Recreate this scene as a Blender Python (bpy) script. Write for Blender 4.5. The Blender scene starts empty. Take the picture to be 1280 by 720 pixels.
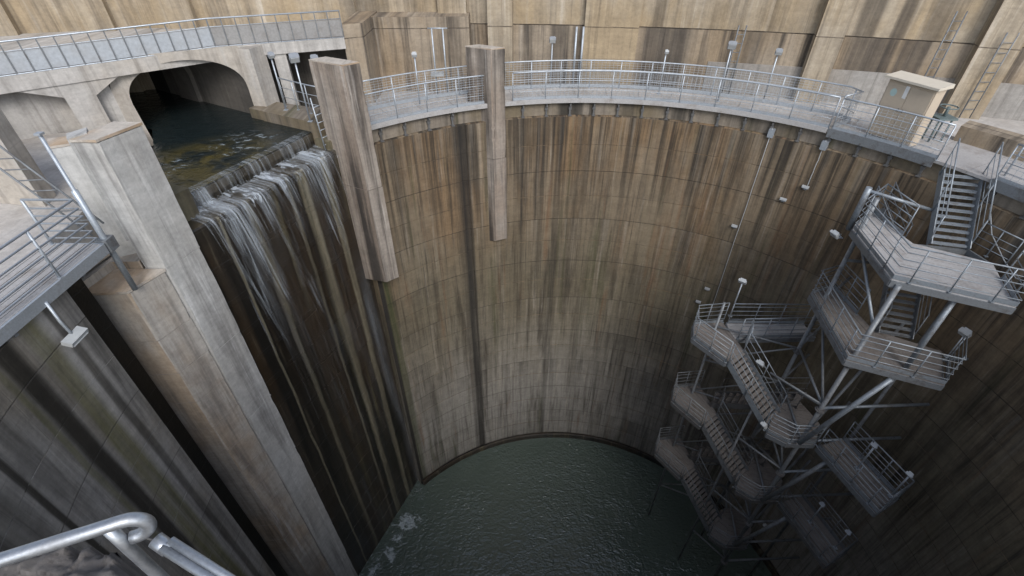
import bpy, math, random
from mathutils import Vector, Matrix
random.seed(7)
R_ = math.radians
sc = bpy.context.scene
col = sc.collection

# ------------------------------------------------------------------ camera
cam_d = bpy.data.cameras.new('camera'); cam = bpy.data.objects.new('camera', cam_d); col.objects.link(cam)
cam.location = (0, 0, 7.05); cam.rotation_euler = (R_(90 - 38.8), 0, 0)
cam_d.sensor_width = 36; cam_d.lens = 17.2125; cam_d.clip_start = 0.05; cam_d.clip_end = 2000
sc.camera = cam
# ------------------------------------------------------------------ sky + soft sun (overcast)
SUN_EL, SUN_AZ = 42, 164          # azimuth from +Y clockwise: behind and to the right of the camera
w = bpy.data.worlds.new('World'); sc.world = w; w.use_nodes = True
nt = w.node_tree; nt.nodes.clear()
sky = nt.nodes.new('ShaderNodeTexSky'); sky.sky_type = 'NISHITA'; sky.sun_disc = False
sky.sun_elevation = R_(SUN_EL); sky.sun_rotation = R_(SUN_AZ); sky.air_density = 1.0; sky.dust_density = 1.5; sky.ozone_density = 1.0
bg = nt.nodes.new('ShaderNodeBackground'); bg.inputs['Strength'].default_value = 0.14
hs = nt.nodes.new('ShaderNodeHueSaturation'); hs.inputs['Saturation'].default_value = 0.6
out = nt.nodes.new('ShaderNodeOutputWorld')
nt.links.new(sky.outputs[0], hs.inputs['Color']); nt.links.new(hs.outputs[0], bg.inputs[0]); nt.links.new(bg.outputs[0], out.inputs[0])
sd = bpy.data.lights.new('sun', 'SUN'); sd.energy = 1.5; sd.angle = R_(28); sd.color = (1.0, 0.975, 0.94)
sun = bpy.data.objects.new('sun', sd); col.objects.link(sun); sun.location = (20, -20, 40)
_sd = Vector((math.sin(R_(SUN_AZ)) * math.cos(R_(SUN_EL)), math.cos(R_(SUN_AZ)) * math.cos(R_(SUN_EL)), math.sin(R_(SUN_EL))))
sun.rotation_euler = (-_sd).to_track_quat('-Z', 'Y').to_euler()
sc.view_settings.view_transform = 'Standard'; sc.view_settings.look = 'None'
sc.view_settings.exposure = 0.5; sc.view_settings.gamma = 1.0; sc.view_settings.use_curve_mapping = False
sc.render.engine = 'CYCLES'; sc.cycles.max_bounces = 8; sc.cycles.diffuse_bounces = 5; sc.cycles.transparent_max_bounces = 24
sc.cycles.use_denoising = True

# ------------------------------------------------------------------ layout constants
CX, CY, RW = 2.86, 7.98, 12.0         # shaft centre and radius, rim at z = 0
WZ = -22.1                            # water level
def P(a, r, z=0.0): return Vector((CX + r * math.cos(R_(a)), CY + r * math.sin(R_(a)), z))

# ------------------------------------------------------------------ mesh helpers
class MB:
    """collects shapes for one mesh; UVs in metres (u along, v up)"""
    def __init__(s): s.v = []; s.f = []; s.uv = []; s.smooth = []
    def face(s, idx, uv=None, smooth=False):
        s.f.append(tuple(idx)); s.uv.append(uv); s.smooth.append(smooth)
    def quad(s, a, b, c, d, uv=None):
        i = len(s.v); s.v += [Vector(a), Vector(b), Vector(c), Vector(d)]; s.face((i, i+1, i+2, i+3), uv)
    def prism(s, poly, z0, z1, top=None):
        """vertical prism over plan polygon; z1 may be a list; top: other polygon for the top"""
        n = len(poly); top = top or poly
        a2 = sum(poly[i][0]*poly[(i+1) % n][1] - poly[(i+1) % n][0]*poly[i][1] for i in range(n))
        if a2 < 0: poly = poly[::-1]; top = top[::-1]; z1 = z1[::-1] if isinstance(z1, (list, tuple)) else z1
        zz = list(z1) if isinstance(z1, (list, tuple)) else [z1]*n
        b = len(s.v)
        s.v += [Vector((p[0], p[1], z0)) for p in poly] + [Vector((p[0], p[1], z)) for p, z in zip(top, zz)]
        for i in range(n):
            j = (i+1) % n; s.face((b+i, b+j, b+n+j, b+n+i))
        s.face([b+i for i in range(n-1, -1, -1)]); s.face([b+n+i for i in range(n)])
        return s
    def chipped(s, poly, z0, z1, step=.14, cmin=.008, cmax=.035, bump=.006):
        """vertical prism whose corners are worn: every ring has its own small chamfers"""
        n = len(poly); poly = [Vector((p[0], p[1], 0)) for p in poly]
        if sum(poly[i].x*poly[(i+1) % n].y - poly[(i+1) % n].x*poly[i].y for i in range(n)) < 0: poly = poly[::-1]
        k = max(1, round((z1-z0)/step)); b = len(s.v); ch = [random.uniform(cmin, cmax) for _ in poly]
        for q in range(k+1):
            z = z0 + (z1-z0)*q/k
            for i, p in enumerate(poly):
                ch[i] = min(cmax, max(cmin, ch[i] + random.gauss(0, .007)))
                if random.random() < .035: ch[i] = cmax*random.uniform(1, 2.0)
                c_ = ch[i]*(1.5 if q in (0, k) else 1)
                a_ = (poly[i-1]-p).normalized(); d_ = (poly[(i+1) % n]-p).normalized()
                for e in (a_, d_): s.v.append(Vector((p.x+e.x*c_, p.y+e.y*c_, z)))
        m = 2*n
        for q in range(k):
            for i in range(m):
                j = (i+1) % m; s.face((b+q*m+i, b+q*m+j, b+(q+1)*m+j, b+(q+1)*m+i))
        s.face([b+i for i in range(m-1, -1, -1)]); s.face([b+k*m+i for i in range(m)])
        return s
    def box(s, c, size, rz=0.0, M=None):
        sx, sy, sz = size[0]/2, size[1]/2, size[2]/2
        M = M or Matrix.Rotation(rz, 3, 'Z'); c = Vector(c); b = len(s.v)
        for dz in (-1, 1):
            for dx, dy in ((-1,-1),(1,-1),(1,1),(-1,1)): s.v.append(c + M @ Vector((dx*sx, dy*sy, dz*sz)))
        for f in ((0,3,2,1),(4,5,6,7),(0,1,5,4),(1,2,6,5),(2,3,7,6),(3,0,4,7)): s.face([b+k for k in f])
        return s
    def beam(s, a, b, wd, ht, up=(0,0,1)):
        """rectangular bar from a to b"""
        a, b = Vector(a), Vector(b); d = (b-a); L = d.length; d.normalize(); up = Vector(up)
        if abs(d.dot(up)) > .98: up = Vector((1,0,0))
        sd_ = d.cross(up).normalized(); u = sd_.cross(d)
        M = Matrix((sd_, d, u)).transposed()
        return s.box((a+b)/2, (wd, L, ht), M=M)
    def tube(s, pts, r, n=8, closed=False, cap=True):
        pts = [Vector(p) for p in pts]; m = len(pts); rr = r if isinstance(r, (list, tuple)) else [r]*m
        b = len(s.v); prev = None
        for i, p in enumerate(pts):
            t = (pts[min(i+1, m-1)] - pts[max(i-1, 0)])
            if t.length < 1e-9: t = Vector((0,0,1))
            t.normalize()
            if prev is None:
                ref = Vector((0,0,1)) if abs(t.z) < .9 else Vector((1,0,0))
                x = t.cross(ref).normalized()
            else:
                x = (prev - t*prev.dot(t)).normalized()
            prev = x; y = t.cross(x)
            for k in range(n):
                an = 2*math.pi*k/n; s.v.append(p + (x*math.cos(an) + y*math.sin(an))*rr[i])
        for i in range(m-1):
            for k in range(n):
                k2 = (k+1) % n
                s.face((b+i*n+k, b+i*n+k2, b+(i+1)*n+k2, b+(i+1)*n+k), None, n > 4)
        if cap:
            s.face([b+k for k in range(n-1, -1, -1)]); s.face([b+(m-1)*n+k for k in range(n)])
        return s
    def sweep_arc(s, prof, a0, a1, n, ru=RW, close=False, caps=True, dr=None):
        """sweep a (r,z) profile around the shaft axis from a0 to a1 (deg)"""
        b = len(s.v); m = len(prof); vs = [0.0]
        for k in range(1, m): vs.append(vs[-1] + math.hypot(prof[k][0]-prof[k-1][0], prof[k][1]-prof[k-1][1]))
        for i in range(n+1):
            a = a0 + (a1-a0)*i/n
            for (r, z) in prof: s.v.append(P(a, r + (dr(a, z) if dr else 0), z))
        mm = m if close else m-1
        for i in range(n):
            u0 = R_(a0 + (a1-a0)*i/n)*ru; u1 = R_(a0 + (a1-a0)*(i+1)/n)*ru
            for k in range(mm):
                k2 = (k+1) % m
                va = prof[k][1] + (prof[k][0]-RW)*.0; vb = prof[k2][1]
                if abs(prof[k2][1]-prof[k][1]) < abs(prof[k2][0]-prof[k][0]): va = prof[k][0]; vb = prof[k2][0]
                s.face((b+i*m+k, b+(i+1)*m+k, b+(i+1)*m+k2, b+i*m+k2), ((u0, va), (u1, va), (u1, vb), (u0, vb)))
        if caps and close:
            s.face([b+k for k in range(m)]); s.face([b+n*m+k for k in range(m-1, -1, -1)])
        return s
    def mesh(s, name):
        me = bpy.data.meshes.new(name); me.from_pydata(s.v, [], s.f); uvl = me.uv_layers.new(name='UVMap')
        me.polygons.foreach_set('use_smooth', s.smooth)
        for p, uv in zip(me.polygons, s.uv):
            if uv:
                for li, t in zip(p.loop_indices, uv): uvl.data[li].uv = t
            else:
                nn = p.normal
                if abs(nn.z) > .8:
                    for li in p.loop_indices:
                        c = me.vertices[me.loops[li].vertex_index].co; uvl.data[li].uv = (c.x, c.y)
                else:
                    tx, ty = -nn.y, nn.x; L = math.hypot(tx, ty) or 1
                    for li in p.loop_indices:
                        c = me.vertices[me.loops[li].vertex_index].co; uvl.data[li].uv = ((c.x*tx + c.y*ty)/L + 7.3*round(math.atan2(ty, tx), 1), c.z)
        me.update(); return me
    def build(s, name, mat, parent=None, loc=(0,0,0), rz=0.0):
        o = bpy.data.objects.new(name, s.mesh(name)); o.data.materials.append(mat); col.objects.link(o)
        o.location = loc; o.rotation_euler = (0, 0, rz)
        if parent: o.parent = parent
        return o

def inst(name, me, parent=None, loc=(0,0,0), rot=None, scale=None):
    o = bpy.data.objects.new(name, me); col.objects.link(o); o.location = loc
    if rot is not None: o.rotation_euler = rot
    if scale is not None: o.scale = scale
    if parent: o.parent = parent
    return o
def tag(o, label, cat, group=None):
    o['label'] = label; o['category'] = cat
    if group: o['group'] = group
    return o
def thing(name, label, cat, group=None):
    o = bpy.data.objects.new(name, None); col.objects.link(o); o.empty_display_size = .2
    return tag(o, label, cat, group)
def struct(o): o['kind'] = 'structure'; return o
def datamesh(mb, name, mat):
    me = mb.mesh(name); me.materials.append(mat); return me

# ------------------------------------------------------------------ materials
class NT:
    def __init__(s, name):
        s.m = bpy.data.materials.new(name); s.m.use_nodes = True; s.t = s.m.node_tree
        s.b = s.t.nodes['Principled BSDF']; s.o = s.t.nodes['Material Output']
    def n(s, typ, **kw):
        x = s.t.nodes.new('ShaderNode'+typ)
        for k, v in kw.items(): setattr(x, k, v)
        return x
    def l(s, a, b): s.t.links.new(a, b)
    def uv(s):
        return s.n('UVMap').outputs[0]
    def mapped(s, vec, sx, sy, sz=1, loc=(0,0,0)):
        m = s.n('Mapping'); m.inputs['Scale'].default_value = (sx, sy, sz); m.inputs['Location'].default_value = loc
        s.l(vec, m.inputs[0]); return m.outputs[0]
    def noise(s, vec, scale=1, detail=5, rough=.6, dist=0.0):
        x = s.n('TexNoise'); x.inputs['Scale'].default_value = scale; x.inputs['Detail'].default_value = detail
        x.inputs['Roughness'].default_value = rough; x.inputs['Distortion'].default_value = dist
        s.l(vec, x.inputs['Vector']); return x.outputs['Fac']
    def ramp(s, f, a, b, lo=0., hi=1., smooth=True):
        x = s.n('MapRange'); x.interpolation_type = 'SMOOTHSTEP' if smooth else 'LINEAR'
        x.inputs['From Min'].default_value = a; x.inputs['From Max'].default_value = b
        x.inputs['To Min'].default_value = lo; x.inputs['To Max'].default_value = hi
        s.l(f, x.inputs[0]); return x.outputs[0]
    def math(s, op, a, b=None):
        x = s.n('Math', operation=op)
        for i, q in enumerate((a, b)):
            if q is None: continue
            if isinstance(q, (int, float)): x.inputs[i].default_value = q
            else: s.l(q, x.inputs[i])
        return x.outputs[0]
    def mix(s, f, a, b, blend='MIX'):
        x = s.n('Mix', data_type='RGBA', blend_type=blend)
        if isinstance(f, (int, float)): x.inputs[0].default_value = f
        else: s.l(f, x.inputs[0])
        for i, q in ((6, a), (7, b)):
            if isinstance(q, (tuple, list)): x.inputs[i].default_value = (*q[:3], 1)
            else: s.l(q, x.inputs[i])
        return x.outputs[2]
    def bump(s, h, strength, dist=.02, nrm=None):
        x = s.n('Bump'); x.inputs['Strength'].default_value = strength; x.inputs['Distance'].default_value = dist
        s.l(h, x.inputs['Height'])
        if nrm is not None: s.l(nrm, x.inputs['Normal'])
        return x.outputs[0]
    def xyz(s, vec):
        x = s.n('SeparateXYZ'); s.l(vec, x.inputs[0]); return x.outputs

def concrete(name, base, warm, dark, light=(.5,.48,.45), streak=.8, fine=.5, white=.25, grey=None, green=None,
             lift=2.4, panel=3.0, line=.55, rough=.88, black=None, seed=0.0, board=True, slots=(), patch=(.42,.62), bthr=(.58,.7), lowfade=None, vs=.07, toprun=0., ochre=None, lights=(), greens=(), sth=(.45,.66), bv=.02, mid=None, leak=None, rust=None, us=1.0):
    k = NT(name); uv = k.uv()
    off = (seed*3.7, seed*1.3, 0)
    x, y, z = k.xyz(uv)
    wob = k.noise(k.mapped(uv, .6, .25, 1, off), 1, 3)
    pat = k.noise(k.mapped(uv, .35, .16, 1, off), 1, 4, .62)
    s1 = k.noise(k.mapped(uv, 1.0*us, vs*.7, 1, off), 1, 5, .7, .25)
    s2 = k.noise(k.mapped(uv, 4.2*us, vs*1.3, 1, (seed+5, seed, 0)), 1, 5, .66)
    s3 = k.noise(k.mapped(uv, 2.3*us, vs*1.2, 1, (seed+11, seed*2, 0)), 1, 5, .68)
    gr = k.noise(k.mapped(uv, 1, 1, 1, off), 9, 5, .7)
    gr2 = k.noise(k.mapped(uv, 1.0, 1.0, 1, off), 2.2, 5, .7)
    c = k.mix(k.ramp(pat, *patch), base, warm)
    clus = k.noise(k.mapped(uv, .28, .11, 1, (seed+2, seed*5, 0)), 1, 4, .6)
    band = k.noise(k.mapped(uv, .12, 2.6, 1, (seed+8, seed, 0)), 1, 4, .65)
    if ochre:
        oc = k.ramp(k.math('ADD', x, k.math('MULTIPLY', wob, 3.0)), ochre[0], ochre[1], ochre[3] if len(ochre) > 3 else .75, 0)
        c = k.mix(k.math('MULTIPLY', oc, k.ramp(s3, .3, .6, .45, 1)), c, ochre[2])
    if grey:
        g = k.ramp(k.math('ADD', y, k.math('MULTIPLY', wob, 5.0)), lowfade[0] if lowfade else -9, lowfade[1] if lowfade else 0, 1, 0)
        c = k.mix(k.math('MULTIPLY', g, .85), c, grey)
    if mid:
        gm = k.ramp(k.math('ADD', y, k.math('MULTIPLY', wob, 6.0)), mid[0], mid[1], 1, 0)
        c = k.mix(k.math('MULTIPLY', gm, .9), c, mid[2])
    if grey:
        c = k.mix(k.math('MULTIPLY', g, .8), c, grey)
    c = k.mix(k.math('MULTIPLY', k.math('MULTIPLY', k.ramp(s1, sth[0], sth[1]), k.ramp(clus, .36, .6, .2, 1)), streak), c, dark)
    c = k.mix(k.math('MULTIPLY', k.math('MULTIPLY', k.ramp(s2, .48, .68), k.ramp(clus, .62, .4, .3, 1)), fine), c, dark)
    c = k.mix(k.math('MULTIPLY', k.ramp(s3, .56, .74), white), c, light)
    if green:
        gg = k.noise(k.mapped(uv, 1.6, .07, 1, (seed+21, 3, 0)), 1, 6, .6)
        c = k.mix(k.math('MULTIPLY', k.ramp(gg, .55, .72), .7), c, green)
    if black:
        bb = k.noise(k.mapped(uv, .55 if bv < .05 else 1.1, bv, 1, (seed+31, 9, 0)), 1, 5, .66, .2)
        c = k.mix(k.math('MULTIPLY', k.ramp(bb, *bthr), .9), c, black)
    if toprun:
        tr_ = k.noise(k.mapped(uv, 1.7*us, .03*us, 1, (seed+41, 2, 0)), 1, 5, .65)
        tm_ = k.ramp(k.math('ADD', y, k.math('MULTIPLY', s3, 5)), -4, 2.2)
        c = k.mix(k.math('MULTIPLY', k.math('MULTIPLY', k.ramp(tr_, .46, .6), tm_), toprun), c, dark)
    if rust:
        ru = k.noise(k.mapped(uv, 1.4, .09, 1, (seed+61, 5, 0)), 1, 5, .68, .2)
        c = k.mix(k.math('MULTIPLY', k.ramp(ru, .56, .7), rust[0]), c, rust[1])
    if leak:      # stains that start at a construction joint and run out below it
        for nl, fr_, sd2, colr, amt in ((1, 3.1, 3, dark, leak[0]*.7), (2, 1.9, 8, dark, leak[0]), (2, 3.6, 14, light, leak[1]), (3, 1.3, 19, black or dark, leak[0]*1.3), (5, .9, 27, black or dark, leak[0]*1.2)):
            yy = k.math('DIVIDE', y, (lift or 2.4)*nl); cell = k.math('FLOOR', yy); dd = k.math('SUBTRACT', 1.0, k.math('FRACT', yy))
            cv_ = k.n('CombineXYZ'); k.l(k.math('MULTIPLY', k.math('ADD', x, k.math('MULTIPLY', wob, .15)), fr_), cv_.inputs[0]); k.l(k.math('ADD', k.math('MULTIPLY', cell, 7.31), k.math('MULTIPLY', dd, .25)), cv_.inputs[1]); cv_.inputs[2].default_value = seed+sd2
            ln = k.noise(cv_.outputs[0], 1, 4, .65)
            ms_ = k.math('SUBTRACT', ln, k.math('MULTIPLY', dd, .16))
            c = k.mix(k.math('MULTIPLY', k.ramp(ms_, .47, .64), amt), c, colr)
    for lst, cl in ((lights, light), (greens, green)):
        for (u0, hw, amt) in lst:
            d = k.math('ABSOLUTE', k.math('SUBTRACT', k.math('ADD', x, k.math('MULTIPLY', wob, .25)), u0+.125))
            c = k.mix(k.math('MULTIPLY', k.ramp(d, hw*.3, hw, amt, 0), k.ramp(s2, .3, .6, 1, .5)), c, cl)
    for (u0, hw, amt) in slots:       # stained vertical joints
        d = k.math('ABSOLUTE', k.math('SUBTRACT', k.math('ADD', x, k.math('MULTIPLY', wob, .12)), u0+.06))
        sl = k.ramp(d, hw*.45, hw, amt, 0)
        c = k.mix(k.math('MULTIPLY', sl, k.ramp(s2, .2, .5, .6, 1)), c, black or dark)
    # lift joints and panel joints: dirt settled in the lines
    hl = None
    if lift:
        fy = k.math('ABSOLUTE', k.math('SUBTRACT', k.math('FRACT', k.math('ADD', k.math('DIVIDE', y, lift), k.math('ADD', 100.5, k.math('MULTIPLY', wob, .012)))), .5))
        hl = k.ramp(fy, 0.003, .010, 1, 0)
        if panel:
            fx = k.math('ABSOLUTE', k.math('SUBTRACT', k.math('FRACT', k.math('ADD', k.math('DIVIDE', x, panel), k.math('ADD', 100.5, k.math('MULTIPLY', wob, .01)))), .5))
            hx = k.ramp(fx, .002, .007, 1, 0); hl2 = k.math('MULTIPLY', hx, .2)
            hl = k.math('MAXIMUM', hl, hl2)
        hl = k.math('MULTIPLY', hl, k.ramp(gr2, .3, .6, .25, 1))
        c = k.mix(k.math('MULTIPLY', hl, line), c, dark)
    if board:
        fb = k.math('ABSOLUTE', k.math('SUBTRACT', k.math('FRACT', k.math('ADD', k.math('DIVIDE', y, .4), 200.3)), .5))
        hb = k.math('MULTIPLY', k.ramp(fb, .01, .04, 1, 0), k.ramp(gr2, .5, .68, 0, .28))
        c = k.mix(hb, c, dark)
    v = k.ramp(gr, .25, .75, .84, 1.14, False)
    cc = k.n('CombineColor'); [k.l(v, cc.inputs[i]) for i in range(3)]
    c = k.mix(1.0, c, cc.outputs[0], 'MULTIPLY')
    if lift:
        wn = k.n('TexWhiteNoise', noise_dimensions='2D'); cv = k.n('CombineXYZ')
        k.l(k.math('FLOOR', k.math('ADD', k.math('DIVIDE', x, (panel or 3)), .5)), cv.inputs[0]); k.l(k.math('FLOOR', k.math('ADD', k.math('DIVIDE', y, lift), .5)), cv.inputs[1])
        k.l(cv.outputs[0], wn.inputs['Vector'])
        vl = k.ramp(wn.outputs['Value'], 0, 1, .94, 1.05, False); cl_ = k.n('CombineColor'); [k.l(vl, cl_.inputs[i]) for i in range(3)]
        c = k.mix(1.0, c, cl_.outputs[0], 'MULTIPLY')
    vb = k.ramp(band, .3, .7, .93, 1.06, False); cb_ = k.n('CombineColor'); [k.l(vb, cb_.inputs[i]) for i in range(3)]
    c = k.mix(1.0, c, cb_.outputs[0], 'MULTIPLY')
    v2 = k.ramp(gr2, .3, .7, .84, 1.14, False); c2 = k.n('CombineColor'); [k.l(v2, c2.inputs[i]) for i in range(3)]
    c = k.mix(1.0, c, c2.outputs[0], 'MULTIPLY')
    k.l(c, k.b.inputs['Base Color'])
    h = k.math('ADD', k.math('MULTIPLY', gr, .5), k.math('MULTIPLY', gr2, .8))
    if hl is not None: h = k.math('SUBTRACT', h, k.math('MULTIPLY', hl, 1.2))
    k.l(k.bump(h, .55, .03), k.b.inputs['Normal'])
    k.l(k.ramp(s1, .4, .7, rough, rough-.2), k.b.inputs['Roughness']) if rough < .8 else k.b.inputs['Roughness'].__setattr__('default_value', rough)
    return k.m

def metal(name, c, rough=.45, met=.6, dirt=(.10,.085,.07), amt=.35, scale=3.0):
    k = NT(name); g = k.n('TexCoord').outputs['Object']
    geo = k.n('NewGeometry').outputs['Position']
    n1 = k.noise(geo, scale, 7, .65); n2 = k.noise(geo, scale*9, 4)
    cc = k.mix(k.math('MULTIPLY', k.ramp(n1, .48, .72), amt), c, dirt)
    v = k.ramp(n2, .25, .75, .85, 1.12, False); co = k.n('CombineColor'); [k.l(v, co.inputs[i]) for i in range(3)]
    cc = k.mix(1.0, cc, co.outputs[0], 'MULTIPLY')
    k.l(cc, k.b.inputs['Base Color']); k.b.inputs['Metallic'].default_value = met
    k.l(k.ramp(n1, .3, .7, rough-.08, rough+.2), k.b.inputs['Roughness'])
    k.l(k.bump(n2, .08, .004), k.b.inputs['Normal'])
    return k.m
def plain(name, c, rough=.6, met=0., var=.12, emit=None):
    k = NT(name); geo = k.n('NewGeometry').outputs['Position']
    n1 = k.noise(geo, 5, 6, .65); v = k.ramp(n1, .25, .75, 1-var, 1+var, False); co = k.n('CombineColor'); [k.l(v, co.inputs[i]) for i in range(3)]
    k.l(k.mix(1.0, c, co.outputs[0], 'MULTIPLY'), k.b.inputs['Base Color'])
    k.b.inputs['Roughness'].default_value = rough; k.b.inputs['Metallic'].default_value = met
    return k.m

A_SLOT = math.degrees(math.atan2(18.97-CY, -1.96-CX))
M = {}
M['well'] = concrete('shaft_concrete', (.245,.190,.128), (.215,.142,.078), (.034,.027,.020), (.46,.41,.34), us=1.7, streak=.95, fine=.7, white=.45, leak=(.3,.2), rust=(.5,(.17,.085,.04)),
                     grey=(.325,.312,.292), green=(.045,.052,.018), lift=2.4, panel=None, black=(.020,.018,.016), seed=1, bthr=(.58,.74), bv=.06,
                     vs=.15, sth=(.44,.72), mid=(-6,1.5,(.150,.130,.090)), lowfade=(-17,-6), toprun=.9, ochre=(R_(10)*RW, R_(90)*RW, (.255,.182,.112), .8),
                     slots=((R_(A_SLOT)*RW, .3, .85), (R_(A_SLOT+1.2)*RW, .3, .45), (R_(94)*RW, .2, .4), (R_(135.3)*RW, .18, .97)), greens=((R_(134.3)*RW, .38, 1.0),), line=.75)
M['fall'] = concrete('wet_spillway_concrete', (.036,.029,.022), (.034,.022,.012), (.007,.0065,.0055), (.25,.225,.16), streak=.92, fine=.7, white=.35,
                     green=(.13,.112,.06), lift=1.2, panel=1.6, rough=.5, black=(.006,.006,.0055), seed=4, line=.5, bthr=(.5,.62), lights=((1.05,.22,.85), (2.15,.26,.8), (2.75,.10,.5), (5.35,.07,.8), (4.35,.16,.55)))
M['pier'] = concrete('pale_pier_concrete', (.50,.50,.49), (.45,.44,.42), (.13,.125,.12), (.80,.80,.79), vs=.1, sth=(.46,.7), streak=.75, fine=.55, white=.75, lift=0, seed=8, black=(.07,.062,.058), bthr=(.62,.76))
M['buttress'] = concrete('stained_buttress_concrete', (.47,.44,.40), (.43,.345,.26), (.11,.097,.087), (.66,.655,.645), streak=.75, fine=.6, white=.6, lift=0, seed=13, vs=.1, black=(.05,.045,.04), bthr=(.58,.72), bv=.05)
M['pillar'] = concrete('weathered_pillar_concrete', (.33,.29,.25), (.28,.225,.18), (.05,.042,.037), (.66,.61,.56), streak=.88, fine=.75, white=.55, lift=0, seed=17, black=(.032,.028,.026), bthr=(.46,.62), vs=.11, bv=.06, us=1.6)
M['left'] = concrete('left_shaft_concrete', (.30,.288,.27), (.25,.225,.19), (.065,.06,.056), (.5,.49,.48), streak=.85, fine=.7, white=.45,
                     green=(.125,.122,.045), lift=2.4, panel=2.2, black=(.020,.017,.012), seed=23, vs=.1, leak=(.3,.2), bthr=(.56,.66), slots=((R_(-170.6)*RW, .3, .95), (R_(-176.4)*RW, .16, .6), (R_(-163.5)*RW, .1, .9), (R_(-158)*RW, .3, .6)), greens=((R_(-173.8)*RW, .35, .8), (R_(-169)*RW, .12, .6)), lights=((R_(-175.3)*RW, .22, .5),))
M['dam'] = concrete('tan_dam_concrete', (.39,.33,.25), (.365,.285,.185), (.085,.068,.052), (.66,.61,.53), streak=.75, fine=.5, white=.4,
                    lift=2.9, panel=4.4, seed=31, slots=((R_(73.3)*58, .5, .75), (R_(72.2)*58, .3, .7), (R_(71.2)*58, .45, .6), (R_(80.7)*58, .35, .4), (R_(92.5)*58, .5, .4)), black=(.07,.058,.047), bthr=(.63,.76), line=.8, vs=.09, sth=(.44,.68), leak=(.32,.2))
M['damlow'] = concrete('stained_dam_concrete', (.345,.285,.215), (.295,.225,.15), (.07,.057,.047), (.55,.5,.43), vs=.1, streak=.9, fine=.65, white=.4,
                    lift=2.9, panel=4.4, seed=37, slots=((R_(80.3)*58, 1.3, .7), (R_(73.0)*58, .9, .7), (R_(71.5)*58, .6, .7), (R_(84.6)*58, .5, .6), (R_(77.0)*58, .4, .5)), black=(.05,.042,.036), bthr=(.52,.66), bv=.05, line=.8, leak=(.45,.22))
M['bridge'] = concrete('bridge_concrete', (.48,.46,.435), (.44,.40,.35), (.15,.135,.12), (.62,.61,.59), streak=.65, fine=.55, white=.35, lift=0, seed=41)
M['tunnel'] = concrete('shade_toned_tunnel_concrete', (.13,.12,.108), (.10,.09,.078), (.04,.036,.032), (.3,.29,.27), streak=.7, fine=.5, white=.2, lift=0, seed=42)  # colour darkened to stand in for the shade inside the tunnel
M['floor'] = concrete('deck_concrete', (.47,.45,.43), (.40,.37,.34), (.22,.2,.18), (.6,.6,.58), streak=.3, fine=.3, white=.3, lift=0, board=False, seed=43)
M['ledge'] = concrete('mossy_ledge_concrete', (.25,.215,.175), (.18,.145,.095), (.05,.042,.034), (.46,.42,.37), streak=.6, fine=.5, white=.35, green=(.085,.09,.03), lift=0, board=False, seed=47, black=(.03,.027,.022), bthr=(.5,.62))
M['wet'] = concrete('wet_weir_concrete', (.06,.05,.035), (.055,.04,.022), (.016,.014,.011), (.14,.13,.10), streak=.7, fine=.6, white=.2, green=(.06,.06,.022), lift=0, board=False, seed=51, rough=.4)
M['ground'] = concrete('ground_concrete', (.36,.33,.29), (.31,.27,.22), (.17,.15,.13), lift=0, board=False, seed=53, streak=.4, fine=.3)
M['galv'] = metal('galvanised_steel', (.46,.505,.555), .42, .55, (.24,.22,.2), .35)
M['tgalv'] = metal('weathered_galvanised_steel', (.30,.335,.37), .5, .45, (.13,.105,.085), .6)
M['moss'] = concrete('mossy_block_concrete', (.17,.15,.10), (.13,.11,.06), (.04,.035,.025), (.3,.27,.2), green=(.07,.075,.025), lift=0, board=False, seed=81)
M['tube'] = metal('galvanised_tube', (.40,.425,.46), .38, .85, (.25,.25,.25), .35, 14)
M['steel'] = metal('dull_grey_steel', (.215,.23,.245), .58, .4, (.09,.07,.055), .6)
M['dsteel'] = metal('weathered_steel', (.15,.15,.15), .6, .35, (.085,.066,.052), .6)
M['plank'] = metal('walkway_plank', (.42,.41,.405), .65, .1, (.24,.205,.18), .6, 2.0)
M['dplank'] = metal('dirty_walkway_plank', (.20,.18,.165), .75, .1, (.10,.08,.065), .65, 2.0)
M['panel'] = metal('pale_blue_grey_panel', (.42,.45,.485), .5, .1, (.35,.34,.33), .35, 1.2)
M['gpanel'] = metal('grey_mesh_panel', (.30,.295,.29), .6, .1, (.2,.18,.165), .5, 1.5)
M['white'] = plain('white_lamp_housing', (.44,.46,.47), .5)
M['glass'] = plain('lamp_glass', (.5,.52,.53), .2)
M['lampgrey'] = plain('grey_lamp_housing', (.28,.30,.325), .5, .2)
M['beige'] = plain('beige_cabinet_paint', (.52,.44,.345), .55, 0, .06)
M['cream'] = plain('cream_roof_paint', (.62,.57,.48), .55, 0, .06)
M['teal'] = plain('pale_teal_sticker', (.42,.56,.55), .5)
M['paper'] = plain('white_sticker', (.75,.76,.76), .5)
M['dark'] = plain('dark_metal', (.045,.045,.047), .6)
M['rust'] = concrete('rusty_ledge_concrete', (.50,.455,.40), (.42,.31,.21), (.15,.12,.095), (.6,.56,.5), streak=.4, fine=.4, white=.3, lift=0, board=False, seed=61, patch=(.46,.6))

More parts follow.
